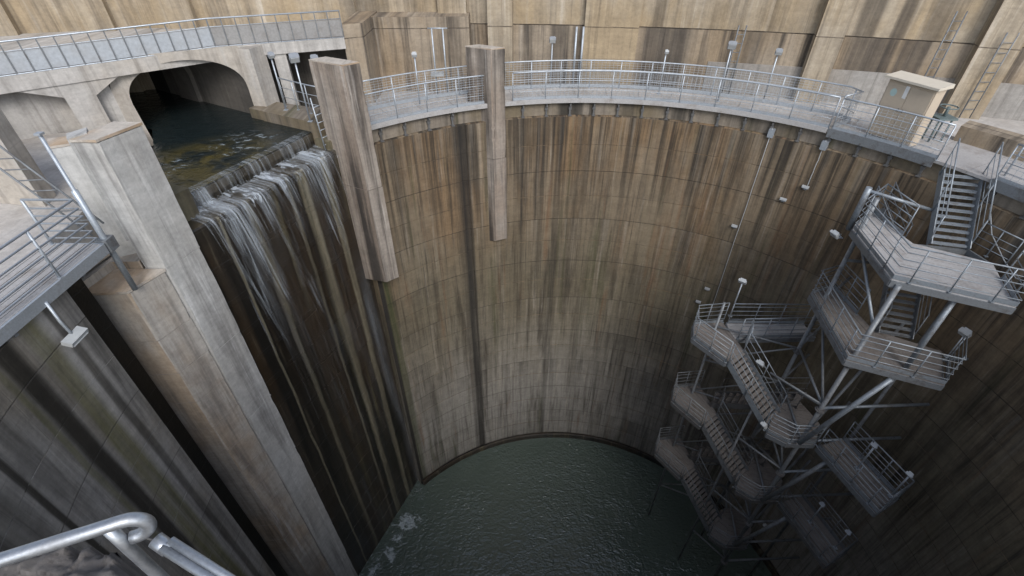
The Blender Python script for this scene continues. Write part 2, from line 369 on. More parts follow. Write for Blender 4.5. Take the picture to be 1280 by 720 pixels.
def water_mat():
    k = NT('shaft_water'); pos = k.n('NewGeometry').outputs['Position']
    w1 = k.noise(k.mapped(pos, 1.0, 1.5, 1), 3.2, 1.5, .5, .6)
    w2 = k.noise(k.mapped(pos, 1.0, 1.2, 1), 7.5, 1.5, .5, .4)
    w3 = k.noise(pos, .35, 2)
    h = k.math('ADD', k.math('MULTIPLY', w1, 1.0), k.math('MULTIPLY', w2, .55))
    h = k.math('MULTIPLY', h, k.ramp(w3, .3, .65, .55, 1.2))
    k.l(k.bump(h, 1.0, .07), k.b.inputs['Normal'])
    # foam where the streams land
    foam = None; fw = k.noise(k.mapped(pos, 1, 1.3, 1), 1.3, 5, .7, .8); fn = k.noise(pos, 4.5, 8, .75, .6)
    for (fx, fy, rad) in FOAM:
        d = k.n('VectorMath', operation='DISTANCE'); k.l(pos, d.inputs[0]); d.inputs[1].default_value = (fx, fy, WZ)
        m_ = k.ramp(k.math('ADD', d.outputs['Value'], k.math('MULTIPLY', k.math('SUBTRACT', fw, .5), 3.2)), rad*.05, rad*1.15, 1, 0)
        foam = m_ if foam is None else k.math('MAXIMUM', foam, m_)
    f = k.ramp(k.math('ADD', k.math('MULTIPLY', foam, .34), k.math('MULTIPLY', fn, .8)), .5, .86)
    f = k.math('MULTIPLY', f, k.ramp(foam, 0, .25))
    k.l(k.mix(f, (.088,.116,.098), (.50,.57,.61)), k.b.inputs['Base Color'])
    k.l(k.ramp(f, 0, 1, .06, .6), k.b.inputs['Roughness']); k.b.inputs['IOR'].default_value = 1.5
    k.b.inputs['Specular IOR Level'].default_value = 1.0
    return k.m
FOAM = ((-6.15, 13.95, .75), (-6.6, 13.0, .45), (-6.95, 12.3, .6), (-7.5, 11.4, .7))
M['water'] = water_mat()
def channel_mat():
    k = NT('channel_water'); pos = k.n('NewGeometry').outputs['Position']
    w1 = k.noise(k.mapped(pos, 1.2, 1.2, 1), 2.5, 5, .6, .8)
    bed = k.noise(pos, 1.1, 6, .65, .4)
    st = k.noise(k.mapped(pos, .9, 1.6, 1), 1.6, 7, .72, 1.6)
    loc = k.n('VectorMath', operation='DISTANCE'); k.l(pos, loc.inputs[0]); loc.inputs[1].default_value = (-8.9, 15.6, .6)
    loc2 = k.n('VectorMath', operation='DISTANCE'); k.l(pos, loc2.inputs[0]); loc2.inputs[1].default_value = (-10.5, 13.9, .6)
    fm = k.math('MAXIMUM', k.ramp(loc.outputs['Value'], .3, 1.5, 1, 0), k.ramp(loc2.outputs['Value'], .2, .9, 1, 0))
    f = k.math('MULTIPLY', k.ramp(st, .55, .64), fm)
    lb = k.n('VectorMath', operation='DISTANCE'); k.l(pos, lb.inputs[0]); lb.inputs[1].default_value = (-9.2, 13.9, .6)
    bm = k.math('MULTIPLY', k.ramp(bed, .36, .6), k.ramp(lb.outputs['Value'], 1.2, 2.9, 1, 0))
    c = k.mix(bm, (.012,.018,.019), (.075,.062,.022))
    k.l(k.mix(f, c, (.38,.45,.5)), k.b.inputs['Base Color'])
    k.l(k.bump(k.math('ADD', w1, k.math('MULTIPLY', f, .4)), .8, .07), k.b.inputs['Normal'])
    k.b.inputs['Roughness'].default_value = .08; k.b.inputs['IOR'].default_value = 1.333
    return k.m
M['channel'] = channel_mat()
def fall_water(name, dens):
    k = NT(name); pos = k.n('NewGeometry').outputs['Position']
    n1 = k.noise(k.mapped(pos, 9, 9, 1.6), 1, 5, .65)
    tr = k.n('BsdfTransparent'); mx = k.n('MixShader')
    k.b.inputs['Base Color'].default_value = (.66,.74,.82,1); k.b.inputs['Roughness'].default_value = .25
    k.l(k.ramp(n1, .35, .65, dens*.45, dens), mx.inputs[0]); k.l(tr.outputs[0], mx.inputs[1]); k.l(k.b.outputs[0], mx.inputs[2])
    k.l(mx.outputs[0], k.o.inputs['Surface']); return k.m
M['stream'] = fall_water('falling_water', .6)
M['spray'] = fall_water('thin_falling_water', .16)
def sheet_water(name, t0, t1, v0, v1, amt, seed, su=26, sv=1.1, clump=.5, soft=.16, edge=None):
    """a torn sheet of water: UV u = metres along the weir, v = metres of travel; holes open up as it falls"""
    k = NT(name); uv = k.uv(); x, y, z = k.xyz(uv)
    fn = k.noise(k.mapped(uv, su, sv, 1, (seed, seed, 0)), 1, 4, .6, .3)
    f2 = k.noise(k.mapped(uv, su*.3, sv*.6, 1, (seed*2, seed, 0)), 1, 3, .6, .4)
    cl = k.noise(k.mapped(uv, 1.1, .12, 1, (seed*3, seed, 0)), 1, 3, .6)
    q = k.math('ADD', k.math('MULTIPLY', fn, .55), k.math('ADD', k.math('MULTIPLY', f2, .45), k.math('MULTIPLY', k.math('SUBTRACT', cl, .5), clump)))
    th = k.ramp(y, v0, v1, t0, t1, False)
    a = k.math('MULTIPLY', k.ramp(k.math('SUBTRACT', q, th), 0, soft), amt)
    if edge:
        a = k.math('MULTIPLY', a, k.ramp(k.math('ABSOLUTE', k.math('SUBTRACT', x, edge[0])), 0, edge[1], 1, 0)); a = k.math('MULTIPLY', a, k.ramp(y, 0, 6, 0, 1))
    tr = k.n('BsdfTransparent'); mx = k.n('MixShader')
    k.b.inputs['Base Color'].default_value = (.70,.77,.84,1); k.b.inputs['Roughness'].default_value = .3
    k.l(k.bump(fn, .8, .02), k.b.inputs['Normal'])
    k.l(a, mx.inputs[0]); k.l(tr.outputs[0], mx.inputs[1]); k.l(k.b.outputs[0], mx.inputs[2])
    k.l(mx.outputs[0], k.o.inputs['Surface']); return k.m
M['sheet1'] = sheet_water('weir_curtain_water', .40, .48, 0, 1.0, .42, 3, su=44, sv=.45, clump=.55, soft=.3)
M['sheet2'] = sheet_water('ledge_white_water', .42, .74, .7, 3.8, .42, 9, su=34, sv=.5, clump=1.0, soft=.3)
M['sheet3'] = sheet_water('ledge_spray_water', .45, .74, .3, 5.4, .27, 15, su=40, sv=.45, clump=1.1, soft=.2)
M['sheet6'] = sheet_water('ledge_froth_water', .47, .53, 0, 1.2, .5, 33, su=12, sv=3.5, clump=.5, soft=.14)
M['sheet5'] = sheet_water('veil_water', .42, .56, 0, 20, .14, 27, su=9, sv=.12, clump=.6, soft=.5)
M['sheet4'] = sheet_water('long_stream_water', .30, .40, 0, 20, .17, 21, su=12, sv=.3, clump=.3, soft=.4, edge=(.945, .42))

exec_parts = []
# ================================================================== LARGE STRUCTURE
# --- ground sheet with the shaft cut out of it
mb = MB()
rings = [13.2, 20, 40, 100, 400]
N = 96
for r in rings:
    for i in range(N): mb.v.append(P(360*i/N, r, -.06))
for q in range(len(rings)-1):
    for i in range(N):
        j = (i+1) % N; mb.face((q*N+i, (q+1)*N+i, (q+1)*N+j, q*N+j))
struct(mb.build('ground', M['ground']))

# --- the round shaft wall: grooves at every lift joint, footing at the water, slot recess
def lift_profile(ztop, zbot, r, lift, first):
    prof = [(r, zbot)]; z = first
    zs = []
    while z > zbot + .3: zs.append(z); z -= lift
    for z in reversed(zs):
        prof += [(r, z-.014), (r+.016, z-.009), (r+.016, z+.009), (r, z+.014)]
    prof += [(r, ztop)]
    return prof
def slot_dr(a, z):
    d = abs((a - A_SLOT))
    return .16 if d < .45 else 0
prof = lift_profile(-.02, -24, RW, 2.4, -1.2) + [(RW+.03, 0.0), (RW+1.3, 0.0), (RW+1.3, -24)]
seg = []
sh = thing('shaft_wall', 'huge round concrete shaft wall streaked brown and black with water at its foot', 'shaft wall')
def arc_obj(name, parent, prof, a0, a1, n, mat, close=True, dr=None):
    mb = MB(); mb.sweep_arc(prof, a0, a1, n, close=close, dr=dr); return mb.build(name, mat, parent)
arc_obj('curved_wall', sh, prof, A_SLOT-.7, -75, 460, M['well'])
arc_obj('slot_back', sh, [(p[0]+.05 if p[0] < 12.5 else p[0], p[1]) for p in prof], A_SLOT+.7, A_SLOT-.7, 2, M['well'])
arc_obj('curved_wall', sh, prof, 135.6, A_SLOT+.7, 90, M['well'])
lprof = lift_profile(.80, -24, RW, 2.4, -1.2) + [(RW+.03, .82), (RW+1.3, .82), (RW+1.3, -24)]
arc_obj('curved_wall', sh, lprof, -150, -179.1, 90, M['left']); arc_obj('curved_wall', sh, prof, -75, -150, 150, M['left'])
fo = arc_obj('footing', sh, [(RW-.16, -24), (RW-.16, -21.75), (RW-.1, -21.68), (RW+.02, -21.68), (RW+.02, -24)], 135.3, -180, 160, M['fall'])
# the dark groove behind the left wall's end
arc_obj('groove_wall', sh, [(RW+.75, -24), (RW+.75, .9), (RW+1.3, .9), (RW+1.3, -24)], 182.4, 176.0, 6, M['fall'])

# --- water
mb = MB(); mb.v.append(Vector((CX, CY, WZ)))
for i in range(128): mb.v.append(P(360*i/128, RW+.6, WZ))
for i in range(128): mb.face((0, 1+i, 1+(i+1) % 128))
struct(mb.build('water', M['water']))

# --- spillway wall on the chord, local frame: s along (from right pillar to left pier), b backwards
A0 = P(135.6, RW+.42); A1 = Vector((-8.50, 10.90, 0))
D = (A1-A0); CH = D.length; D.normalize(); NB = Vector((D.y, -D.x, 0))       # NB: away from the shaft
if NB.dot(Vector((CX, CY, 0))-A0) > 0: NB = -NB
def S(s, b, z=0.): return A0 + D*s + NB*b + Vector((0, 0, z))
sw = thing('spillway_wall', 'dark wet spillway wall with ledge and low weir that the water pours down', 'spillway')
mb = MB(); rows = [-24]
z = -1.4
zs = []
while z > -23.5: zs.append(z); z -= 1.2
prof_b = [(0, -24)]
for z in reversed(zs): prof_b += [(0, z-.012), (.012, z-.008), (.012, z+.008), (0, z+.012)]
prof_b += [(0, .06), (.05, .1)]
n = 1; b0 = len(mb.v)
for i in (0, 1):
    for (b, z) in prof_b: mb.v.append(S(CH*i, b, z))
m = len(prof_b)
for k_ in range(m-1): mb.face((k_, m+k_, m+k_+1, k_+1), ((0, prof_b[k_][1]), (CH, prof_b[k_][1]), (CH, prof_b[k_+1][1]), (0, prof_b[k_+1][1])))
mb.build('face', M['fall'], sw)
mb = MB(); mb.prism([S(0, .05), S(CH, .05), S(CH, 1.05), S(0, 1.05)], -1, .1); mb.build('ledge', M['wet'], sw)
mb = MB(); mb.prism([S(.35, .9), S(CH-.85, .9), S(CH-.85, 1.25), S(.35, 1.25)], .0, .56); mb.build('weir', M['wet'], sw)
mb = MB(); mb.prism([S(CH-.85, .55), S(CH+.2, .55), S(CH+.2, 2.6), S(CH-.85, 2.1)], .0, .92); mb.build('side_block', M['moss'], sw)
mb = MB(); mb.prism([S(-.9, .62), S(.35, .62), S(.12, 3.9), S(-.8, 3.9)], -.3, .95); mb.build('side_block', M['ledge'], sw)
mb = MB(); mb.prism([S(-.25, .1), S(.5, .1), S(.45, .75), S(-.25, .75)], .1, .42); mb.build('moss_block', M['moss'], sw)

# --- channel water and tunnel
PL_, PR_ = Vector((-12.75, 16.7, 0)), Vector((-9.55, 18.35, 0))     # portal jambs
AX = Vector((-.87, .49, 0)).normalized(); PD = (PR_-PL_); PW = PD.length; PD.normalize()
mb = MB()
chan = [S(.35, .9), S(CH-.85, .9), S(CH-.85, 2.0), PL_+Vector((.1,.2,0)), PL_+AX*31, PR_+AX*31, PR_, S(.2, 3.2)]
b0 = len(mb.v); mb.v += [Vector((p.x, p.y, .6)) for p in chan]; mb.face(range(len(chan)))
struct(mb.build('channel_water', M['channel']))
mb = MB(); mb.prism([p*1.0 for p in chan], -.05, .3); struct(mb.build('channel_bed', M['wet']))
tn = thing('tunnel', 'dark arched tunnel mouth under the footbridge where the water comes out', 'tunnel')
arch = []
zb_, zs_, zc_ = .1, 1.55, 2.72
for i in range(4): arch.append((.10*(1-i/3) , zb_ + (zs_-zb_)*i/3))
for i in range(1, 24):
    t = math.pi*(1-i/24); arch.append((PW/2 + PW/2*math.cos(t), zs_ + (zc_-zs_)*abs(math.sin(t))**.8))
for i in range(4): arch.append((PW - .0*(i/3), zs_ + (zb_-zs_)*i/3))
mb = MB(); m = len(arch); nx = 12
for q in range(nx+1):
    sc_ = 1.0
    for (p, z) in arch: mb.v.append(PL_ + PD*p + AX*(32*q/nx) + Vector((0, 0, z)))
for q in range(nx):
    for k_ in range(m-1): mb.face((q*m+k_, q*m+k_+1, (q+1)*m+k_+1, (q+1)*m+k_), ((q*2.3, arch[k_][1]), (q*2.3, arch[k_+1][1]), (q*2.3+2.3, arch[k_+1][1]), (q*2.3+2.3, arch[k_][1])))
mb.face([nx*m+k_ for k_ in range(m)])
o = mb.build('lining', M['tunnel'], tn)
o.data.materials.append(concrete('shade_toned_deep_concrete', (.045,.042,.038), (.035,.032,.028), (.015,.014,.012), (.08,.075,.07), lift=0, board=False, seed=44))  # near-black colour paints in the darkness of the deep tunnel
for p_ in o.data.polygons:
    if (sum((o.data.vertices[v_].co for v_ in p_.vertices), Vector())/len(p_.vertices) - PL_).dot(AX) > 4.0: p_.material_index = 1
mb = MB()     # portal wall around the arch
def pw(p, z, o=0.0): return PL_ + PD*p + AX*(-o) + Vector((0, 0, z))
outer = []
for (p, z) in arch:
    if z <= zs_: outer.append((-.55 if p < PW/2 else PW+.5, z))
    else:
        f = (p-PW/2)/(PW/2); outer.append((PW/2 + f*(PW/2+.52), 3.0 if abs(f) < .85 else zs_ + (3.0-zs_)*(1-(abs(f)-.85)/.15)))
for (p, z) in arch: mb.v.append(pw(p, z))
for (p, z) in outer: mb.v.append(pw(p, z))
for k_ in range(m-1): mb.face((k_, m+k_, m+k_+1, k_+1))
mb.build('portal_wall', M['bridge'], tn)
mb = MB()     # lining ring a few metres inside
for dq, ins in ((3.2, 0), (3.2, .16), (4.4, .16), (4.4, 0)):
    for (p, z) in arch:
        f = (p-PW/2); mb.v.append(PL_ + PD*(PW/2 + f*(1-ins*.5)) + AX*dq + Vector((0, 0, z - ins*(.6 if z > zs_ else 0))))
for q in range(3):
    for k_ in range(m-1): mb.face((q*m+k_, q*m+k_+1, (q+1)*m+k_+1, (q+1)*m+k_))
mb.build('lining_ring', M['tunnel'], tn)
# flared guide wall at the right jamb
mb = MB(); mb.prism([PR_+Vector((.02,.0,0)), PR_+Vector((.5,-.08,0)), PR_+Vector((.72,.6,0)), PR_+Vector((.3,.75,0))], .3, 2.9); mb.build('jamb_pillar', M['bridge'], tn)

# --- footbridge
F0, F1, F2, F3 = Vector((-20.2,10.6,0)), Vector((-14.81,14.84,0)), Vector((-10.26,18.44,0)), Vector((-6.21,19.89,0))
DC, DR = Vector((-3.5,-35.3,0)), 58.0
def dam_y(x): return DC.y + math.sqrt(DR*DR - (x-DC.x)**2)
br = thing('footbridge', 'concrete footbridge with panelled railing crossing in front of the dam over the tunnel', 'bridge')
back = [Vector((x, dam_y(x)+.15, 0)) for x in (-6.2, -9, -12, -16, -20, -24)]
mb = MB(); mb.prism([F0, F1, F2, F3] + back, 2.62, 2.9); mb.build('deck', M['bridge'], br)
mb = MB()
kb = [p + (-AX*.0) for p in (F0, F1, F2, F3)]
for a, b in ((F0, F1), (F1, F2), (F2, F3)):
    d = (b-a).normalized(); n_ = Vector((d.y, -d.x, 0))
    mb.prism([a+n_*.06, b+n_*.06, b-n_*.22, a-n_*.22], 2.5 if a is not F2 else 2.56, 2.905+.03)
mb.build('edge_beam', M['bridge'], br)
d1 = (F2-F1).normalized(); n1 = Vector((d1.y, -d1.x, 0))
def fp(t, z, o): return F1 + d1*t + n1*o + Vector((0, 0, z))
colpoly = [(-.9,2.5),(.16,2.5),(1.15,2.13),(1.25,.2),(1.98,.2),(1.95,2.05),(2.75,2.5)]
# beam haunches and column as one profile, extruded through the bridge
mb = MB(); nP = len(colpoly)
for o in (.02, -1.1):
    for t, z in colpoly: mb.v.append(fp(t, z, o))
for i in range(nP):
    j = (i+1) % nP; mb.face((i, nP+i, nP+j, j))
mb.face([0, 1, 2, 5, 6]); mb.face([2, 3, 4, 5]); mb.face([nP+q for q in (6, 5, 2, 1, 0)]); mb.face([nP+q for q in (5, 4, 3, 2)])
mb.build('haunched_column', M['bridge'], br)
d2 = (F3-F2).normalized(); n2 = Vector((d2.y, -d2.x, 0))
mb = MB(); a = F2 + d2*1.75; mb.prism([a, a+d2*.42, a+d2*.42-n2*.8, a-n2*.8], .2, 2.56); mb.build('column', M['bridge'], br)
q0_, q1_ = fp(-8.5, 0, -.5), fp(1.3, 0, -.5)
mb = MB(); mb.prism([q0_, q1_, q1_-n1*.3, q0_-n1*.3], .9, 2.6); mb.build('bay_wall', M['bridge'], br)
q0_, q1_ = fp(1.9, 0, -.35), PL_ - PD*.4
mb = MB(); mb.prism([q0_, q1_, q1_-n1*.3, q0_-n1*.3], .2, 2.58); mb.build('bay_wall', M['bridge'], br)
# wall closing the space under the bridge, far side
mb = MB(); mb.prism([Vector((-10.2,20.9,0)), Vector((-6.0,21.4,0)), Vector((-6.0,21.7,0)), Vector((-10.2,21.2,0))], 0, 2.6); mb.build('back_wall', M['tunnel'], br)  # dark tunnel colour stands in for the shade of this recess
# railing of the bridge: posts, rails and panels
def seg_points(a, b, step):
    L = (b-a).length; k = max(1, round(L/step)); return [a + (b-a)*(i/k) for i in range(k+1)]
RH = .88
brl = thing('bridge_railing', 'long bridge railing with pale blue and grey infill panels', 'railing')
pm = datamesh(MB().box((0,0,RH/2), (.035,.035,RH)), 'bridge_post', M['steel'])
for a, b, mt in ((F0, F1, 'panel'), (F1, F2, 'panel'), (F2, F3, 'gpanel')):
    pts = seg_points(a, b, .42); d = (b-a).normalized(); rz = math.atan2(d.y, d.x)
    L = (pts[1]-pts[0]).length; n_ = Vector((d.y, -d.x, 0))
    pnl = datamesh(MB().box((0,0,0), (L-.04, .012, .55)), 'panel', M[mt])
    for i, p in enumerate(pts):
        inst('post', pm, brl, p + n_*.03 + Vector((0,0,2.93)), (0,0,rz))
        if i < len(pts)-1: inst('panel', pnl, brl, (p+pts[i+1])/2 + n_*.01 + Vector((0,0,2.93+.33)), (0,0,rz))
for zz, r in ((RH, .026), (.02, .02), (.63, .014)):
    MB().tube([q + Vector((0,0,2.93+zz)) + n1*.03 for q in (F0, F1, F2, F3)], r).build('rail', M['galv'], brl)

# --- the dam behind
dm = thing('dam', 'tall curved tan concrete dam wall with pilasters and rain streaks behind the walkway', 'dam')
def dam_arc(name, r, z0, z1, a0, a1, n, mat, thick=4.0):
    mb = MB()
    prof = [(r, z0), (r, z1), (r+thick, z1), (r+thick, z0)]
    b = len(mb.v)
    for i in range(n+1):
        a = R_(a0 + (a1-a0)*i/n)
        for (rr, z) in prof: mb.v.append(Vector((DC.x + rr*math.cos(a), DC.y + rr*math.sin(a), z)))
    for i in range(n):
        u0 = R_(a0+(a1-a0)*i/n)*DR; u1 = R_(a0+(a1-a0)*(i+1)/n)*DR
        for k_ in range(4):
            k2 = (k_+1) % 4; va, vb = prof[k_][1], prof[k2][1]
            if k_ in (1, 3): va, vb = prof[k_][0], prof[k2][0]
            mb.face((b+i*4+k_, b+i*4+k2, b+(i+1)*4+k2, b+(i+1)*4+k_), ((u0,va),(u0,vb),(u1,vb),(u1,va)))
    mb.face((b, b+3, b+2, b+1)); e = b+n*4; mb.face((e, e+1, e+2, e+3))
    return mb.build(name, mat, dm)
dam_arc('upper_wall', DR, 2.88, 8.5, 128, 42, 260, M['dam'])
M['band'] = concrete('grey_rendered_dam_base', (.33,.315,.295), (.30,.275,.245), (.12,.11,.10), (.5,.48,.45), streak=.7, fine=.6, white=.4, lift=0, seed=77)
dam_arc('base_band', DR-.06, -.04, 1.7, 78.5, 60, 20, M['band'], thick=.5)
dam_arc('lower_wall', DR-.03, -.05, 2.86, 128, 42, 260, M['damlow'])
for a0, a1, pr_ in ((102.95,101.95,.3), (100.05,99.0,.32), (94.0,92.8,.3), (89.5,88.35,.3), (87.5,86.5,.5), (83.6,81.45,.3), (74.95,74.0,.42), (69.8,68.6,.5), (64.6,63.2,.5), (106.3,105.2,.3)):
    dam_arc('pilaster', DR-pr_, -.04, 8.45, a0, a1, 4, M['dam'], thick=pr_+.5)
# low block at the bridge end and stained wall strip between it and the slender pilaster
ab = thing('abutment_block', 'stained concrete block wall at the end of the footbridge', 'wall')
mb = MB(); mb.prism([Vector((-6.25,19.9,0)), Vector((-5.55,20.2,0)), Vector((-5.5,22.6,0)), Vector((-6.3,22.6,0))], .4, 3.35); mb.build('end_block', M['damlow'], ab)
mb = MB(); mb.prism([Vector((-5.55,21.6,0)), Vector((-1.72,21.75,0)), Vector((-1.72,22.75,0)), Vector((-5.55,22.7,0))], .4, 3.3); mb.build('wall', M['damlow'], ab)
# --- terrace between the shaft and the dam, and the low kerb wall under the walkway
mb = MB(); mb.sweep_arc([(12.9, .47), (24, .47), (24, -.05), (12.9, -.05)], 127, -62, 90, close=True)
struct(mb.build('terrace', M['floor']))
kw = MB(); kw.sweep_arc([(12.14, .004), (12.14, .54), (12.95, .54), (12.95, .004)], 132.2, -62, 110, close=True)
tag(kw.build('kerb_wall', M['ledge']), 'low mossy kerb wall around the shaft rim under the walkway', 'kerb')

mb = MB(); mb.sweep_arc([(14.2, .475), (14.2, 1.15), (14.75, 1.22), (14.75, .475)], 33.5, -40, 40, close=True)
tag(mb.build('parapet_wall', M['damlow']), 'low tan stained parapet behind the walkway right of the cabinet', 'wall')
# ------------------------------------------------------------------ ring walkway
wk = thing('ring_walkway', 'curved grey walkway running around the shaft rim', 'walkway')
a = 131.8; step = 5.8
while a > -58:
    a2 = max(a-step, -58)
    rin = 11.98; rout = 13.5 if a > 47 or a < 24 else 14.6
    mb = MB(); mb.sweep_arc([(rin, .57), (rin, .66), (rout, .66), (rout, .57)], a-.03, a2+.03, 6, close=True)
    mb.build('deck_panel', M['plank'] if a < 47 else M['floor'], wk); a = a2
for a0, a1 in ((131.8, 47.2), (47, 31.6), (24.2, -58)):
    EB = .55 if a0 > 100 else .42
    mb = MB(); mb.sweep_arc([(11.93, EB), (11.93, .72), (11.975, .72), (11.975, EB)], a0, a1, max(4, int((a0-a1)/2)), close=True)
    mb.build('edge_beam', M['steel'] if a0 < 100 and a0 < 48 else M['plank'], wk)
brm = datamesh(MB().beam((0,0,.52), (0,0,.01), .07, .05).box((.1,0,.46), (.5,.05,.08)).box((0,0,.02), (.2,.14,.03)).box((.02,0,.3), (.13,.12,.1)), 'bracket', M['dsteel'])
a = 129.2
while a > -50:
    if not (103 < a < 112) and not 24 < a < 32: inst('bracket', brm, wk, P(a, 12.07), (0,0,R_(a)))
    a -= 4.6

def railing_thing(label, path, h=1.08, post_step=1.25, rails=(.36, .72), mat='galv', mesh=False, kick=True, base=True, rr=.022, name='guard_railing', postr=.019, group=None, midr=.011):
    """path: list of deck edge points (Vector). Posts, rails, kick plate and, if asked, wire infill"""
    t = thing(name, label, 'railing', group)
    add_rail(t, path, h, post_step, rails, mat, mesh, kick, rr, postr, midr)
    return t
_postmesh = {}
def add_rail(t, path, h=1.08, post_step=1.25, rails=(.36,.72), mat='galv', mesh=False, kick=True, rr=.022, postr=.019, midr=.011):
    key = (h, postr, mat)
    if key not in _postmesh: _postmesh[key] = datamesh(MB().tube([(0,0,-.06), (0,0,h)], postr, 8).box((0,0,.0), (.09,.09,.014)), 'post', M[mat])
    Z_ = Vector((0,0,1))
    MB().tube([p + Z_*h for p in path], rr, 8).build('top_rail', M[mat], t)
    for q in rails: MB().tube([p + Z_*q for p in path], midr, 6).build('mid_rail', M[mat], t)
    if kick:
        mb = MB()
        for a_, b_ in zip(path[:-1], path[1:]): mb.beam(a_ + Z_*.085, b_ + Z_*.085, .012, .13)
        mb.build('kick_plate', M[mat], t)
    # posts along the path
    Ls = [(b_-a_).length for a_, b_ in zip(path[:-1], path[1:])]; tot = sum(Ls); k = max(1, round(tot/post_step))
    def at(s_):
        for L, a_, b_ in zip(Ls, path[:-1], path[1:]):
            if s_ <= L + 1e-6: return a_ + (b_-a_)*(s_/L)
            s_ -= L
        return path[-1]
    for i in range(k+1): inst('post', _postmesh[key], t, at(tot*i/k))
    if mesh:
        mb = MB(); kk = int(tot/.16)
        for i in range(kk+1):
            p = at(tot*i/kk); mb.tube([p + Z_*.06, p + Z_*h], .006, 3, cap=False)
        for q in (.18, .27, .45, .54, .63, .81, .9, .99):
            mb.tube([p + Z_*q for p in path], .006, 3, cap=False)
        o = mb.build('wire_mesh', M[mat], t); o['kind'] = 'stuff'
def arc(a0, a1, r, z, d=2.0):
    n_ = max(2, int(abs(a1-a0)/d)); return [P(a0 + (a1-a0)*i/n_, r, z) for i in range(n_+1)]
railing_thing('walkway railing along the rim between the two hanging concrete pillars', arc(131.4, 108.6, 12.03, .66), mesh=True, rr=.028)
railing_thing('long curved walkway railing from slender hanging pillar to beige cabinet, on the shaft side', arc(103.6, 47.2, 12.03, .66), mesh=True, rr=.028)
railing_thing('walkway railing in front of the beige cabinet', arc(46.6, 31.5, 12.0, .66), mesh=True, rails=(.3,.55,.8), rr=.028)
railing_thing('walkway railing right of the top stair flight', arc(24.0, -55, 12.0, .66), mesh=True, rails=(.3,.55,.8), rr=.028)
railing_thing('back railing of the walkway behind the two hanging pillars', arc(129, 106, 13.5, .66), mesh=True, rr=.028)
railing_thing('long back railing of the walkway on the dam side', arc(104, 47.5, 13.55, .66) + [P(45.5, 13.2, .66), P(46.8, 12.3, .66)], mesh=True, rr=.028)

# ------------------------------------------------------------------ piers and pillars
def lifts(parent, poly, z0, z1, h, mat, name='concrete_lift', gap=.012, first=None):
    z = z1
    cx_ = sum(p[0] for p in poly)/len(poly); cy_ = sum(p[1] for p in poly)/len(poly)
    while z > z0 + .05:
        zn = max(z0, z - (first if (first and z == z1) else h))
        jit = random.uniform(-.004, .004)
        pl = [Vector((p[0] + (p[0]-cx_)*jit, p[1] + (p[1]-cy_)*jit, 0)) for p in poly]
        mb = MB(); e = .012
        ins = [Vector((p[0]-(p[0]-cx_)*e, p[1]-(p[1]-cy_)*e, 0)) for p in pl]
        mb.chipped(pl, zn+gap+.012, z-.008, .3, .006, .03)
        mb.prism(ins, zn, zn+gap+.013)
        o = mb.build(name, mat, parent); z = zn
pr1 = thing('pier', 'tall pale concrete pier standing beside the spillway, streaked white', 'pier')
PR0 = [Vector((-8.40,10.98,0)), Vector((-8.76,9.98,0)), Vector((-9.32,9.99,0)), Vector((-9.05,11.02,0))]
lifts(pr1, PR0, -24, 2.96, 3.1, M['pier'], first=3.32)
mb = MB(); mb.prism([p + (p-sum(PR0, Vector())/4)*.03 for p in PR0], 2.97, 3.03); mb.build('cap', M['rust'], pr1)
mb = MB(); mb.prism([Vector((-9.33,9.95,0)), Vector((-9.55,10.25,0)), Vector((-9.35,10.6,0)), Vector((-9.15,10.3,0))], .5, 3.06); mb.build('broken_edge', M['pier'], pr1)
bt = thing('buttress', 'lower stained concrete buttress with rusty flat top below the tall pale pier', 'buttress')
BT0 = [Vector((-8.80,9.96,0)), Vector((-9.20,9.06,0)), Vector((-10.22,8.98,0)), Vector((-10.05,9.95,0))]
lifts(bt, BT0, -24, -.42, 1.25, M['buttress'], first=1.6)
mb = MB(); mb.prism([p + (p-sum(BT0, Vector())/4)*.02 for p in BT0], -.41, -.34); mb.build('cap', M['rust'], bt)
mb = MB(); mb.chipped([Vector((-9.35,9.98,0)), Vector((-10.05,9.96,0)), Vector((-10.24,8.9,0)), Vector((-10.9,8.9,0)), Vector((-10.9,10.9,0)), Vector((-9.6,10.7,0))], -3, -.12); mb.build('back_shelf', M['buttress'], bt)
sp = thing('small_pier', 'short slim concrete post behind the tall pale pier', 'pier')
mb = MB(); mb.prism([Vector((-9.95,10.75,0)), Vector((-9.62,10.35,0)), Vector((-10.0,10.15,0)), Vector((-10.35,10.6,0))], -.3, 2.75); mb.build('post', M['pier'], sp)
mb = MB(); mb.prism([Vector((-9.93,10.77,0)), Vector((-9.60,10.35,0)), Vector((-10.0,10.13,0)), Vector((-10.37,10.6,0))], 2.76, 2.81); mb.build('cap', M['rust'], sp)

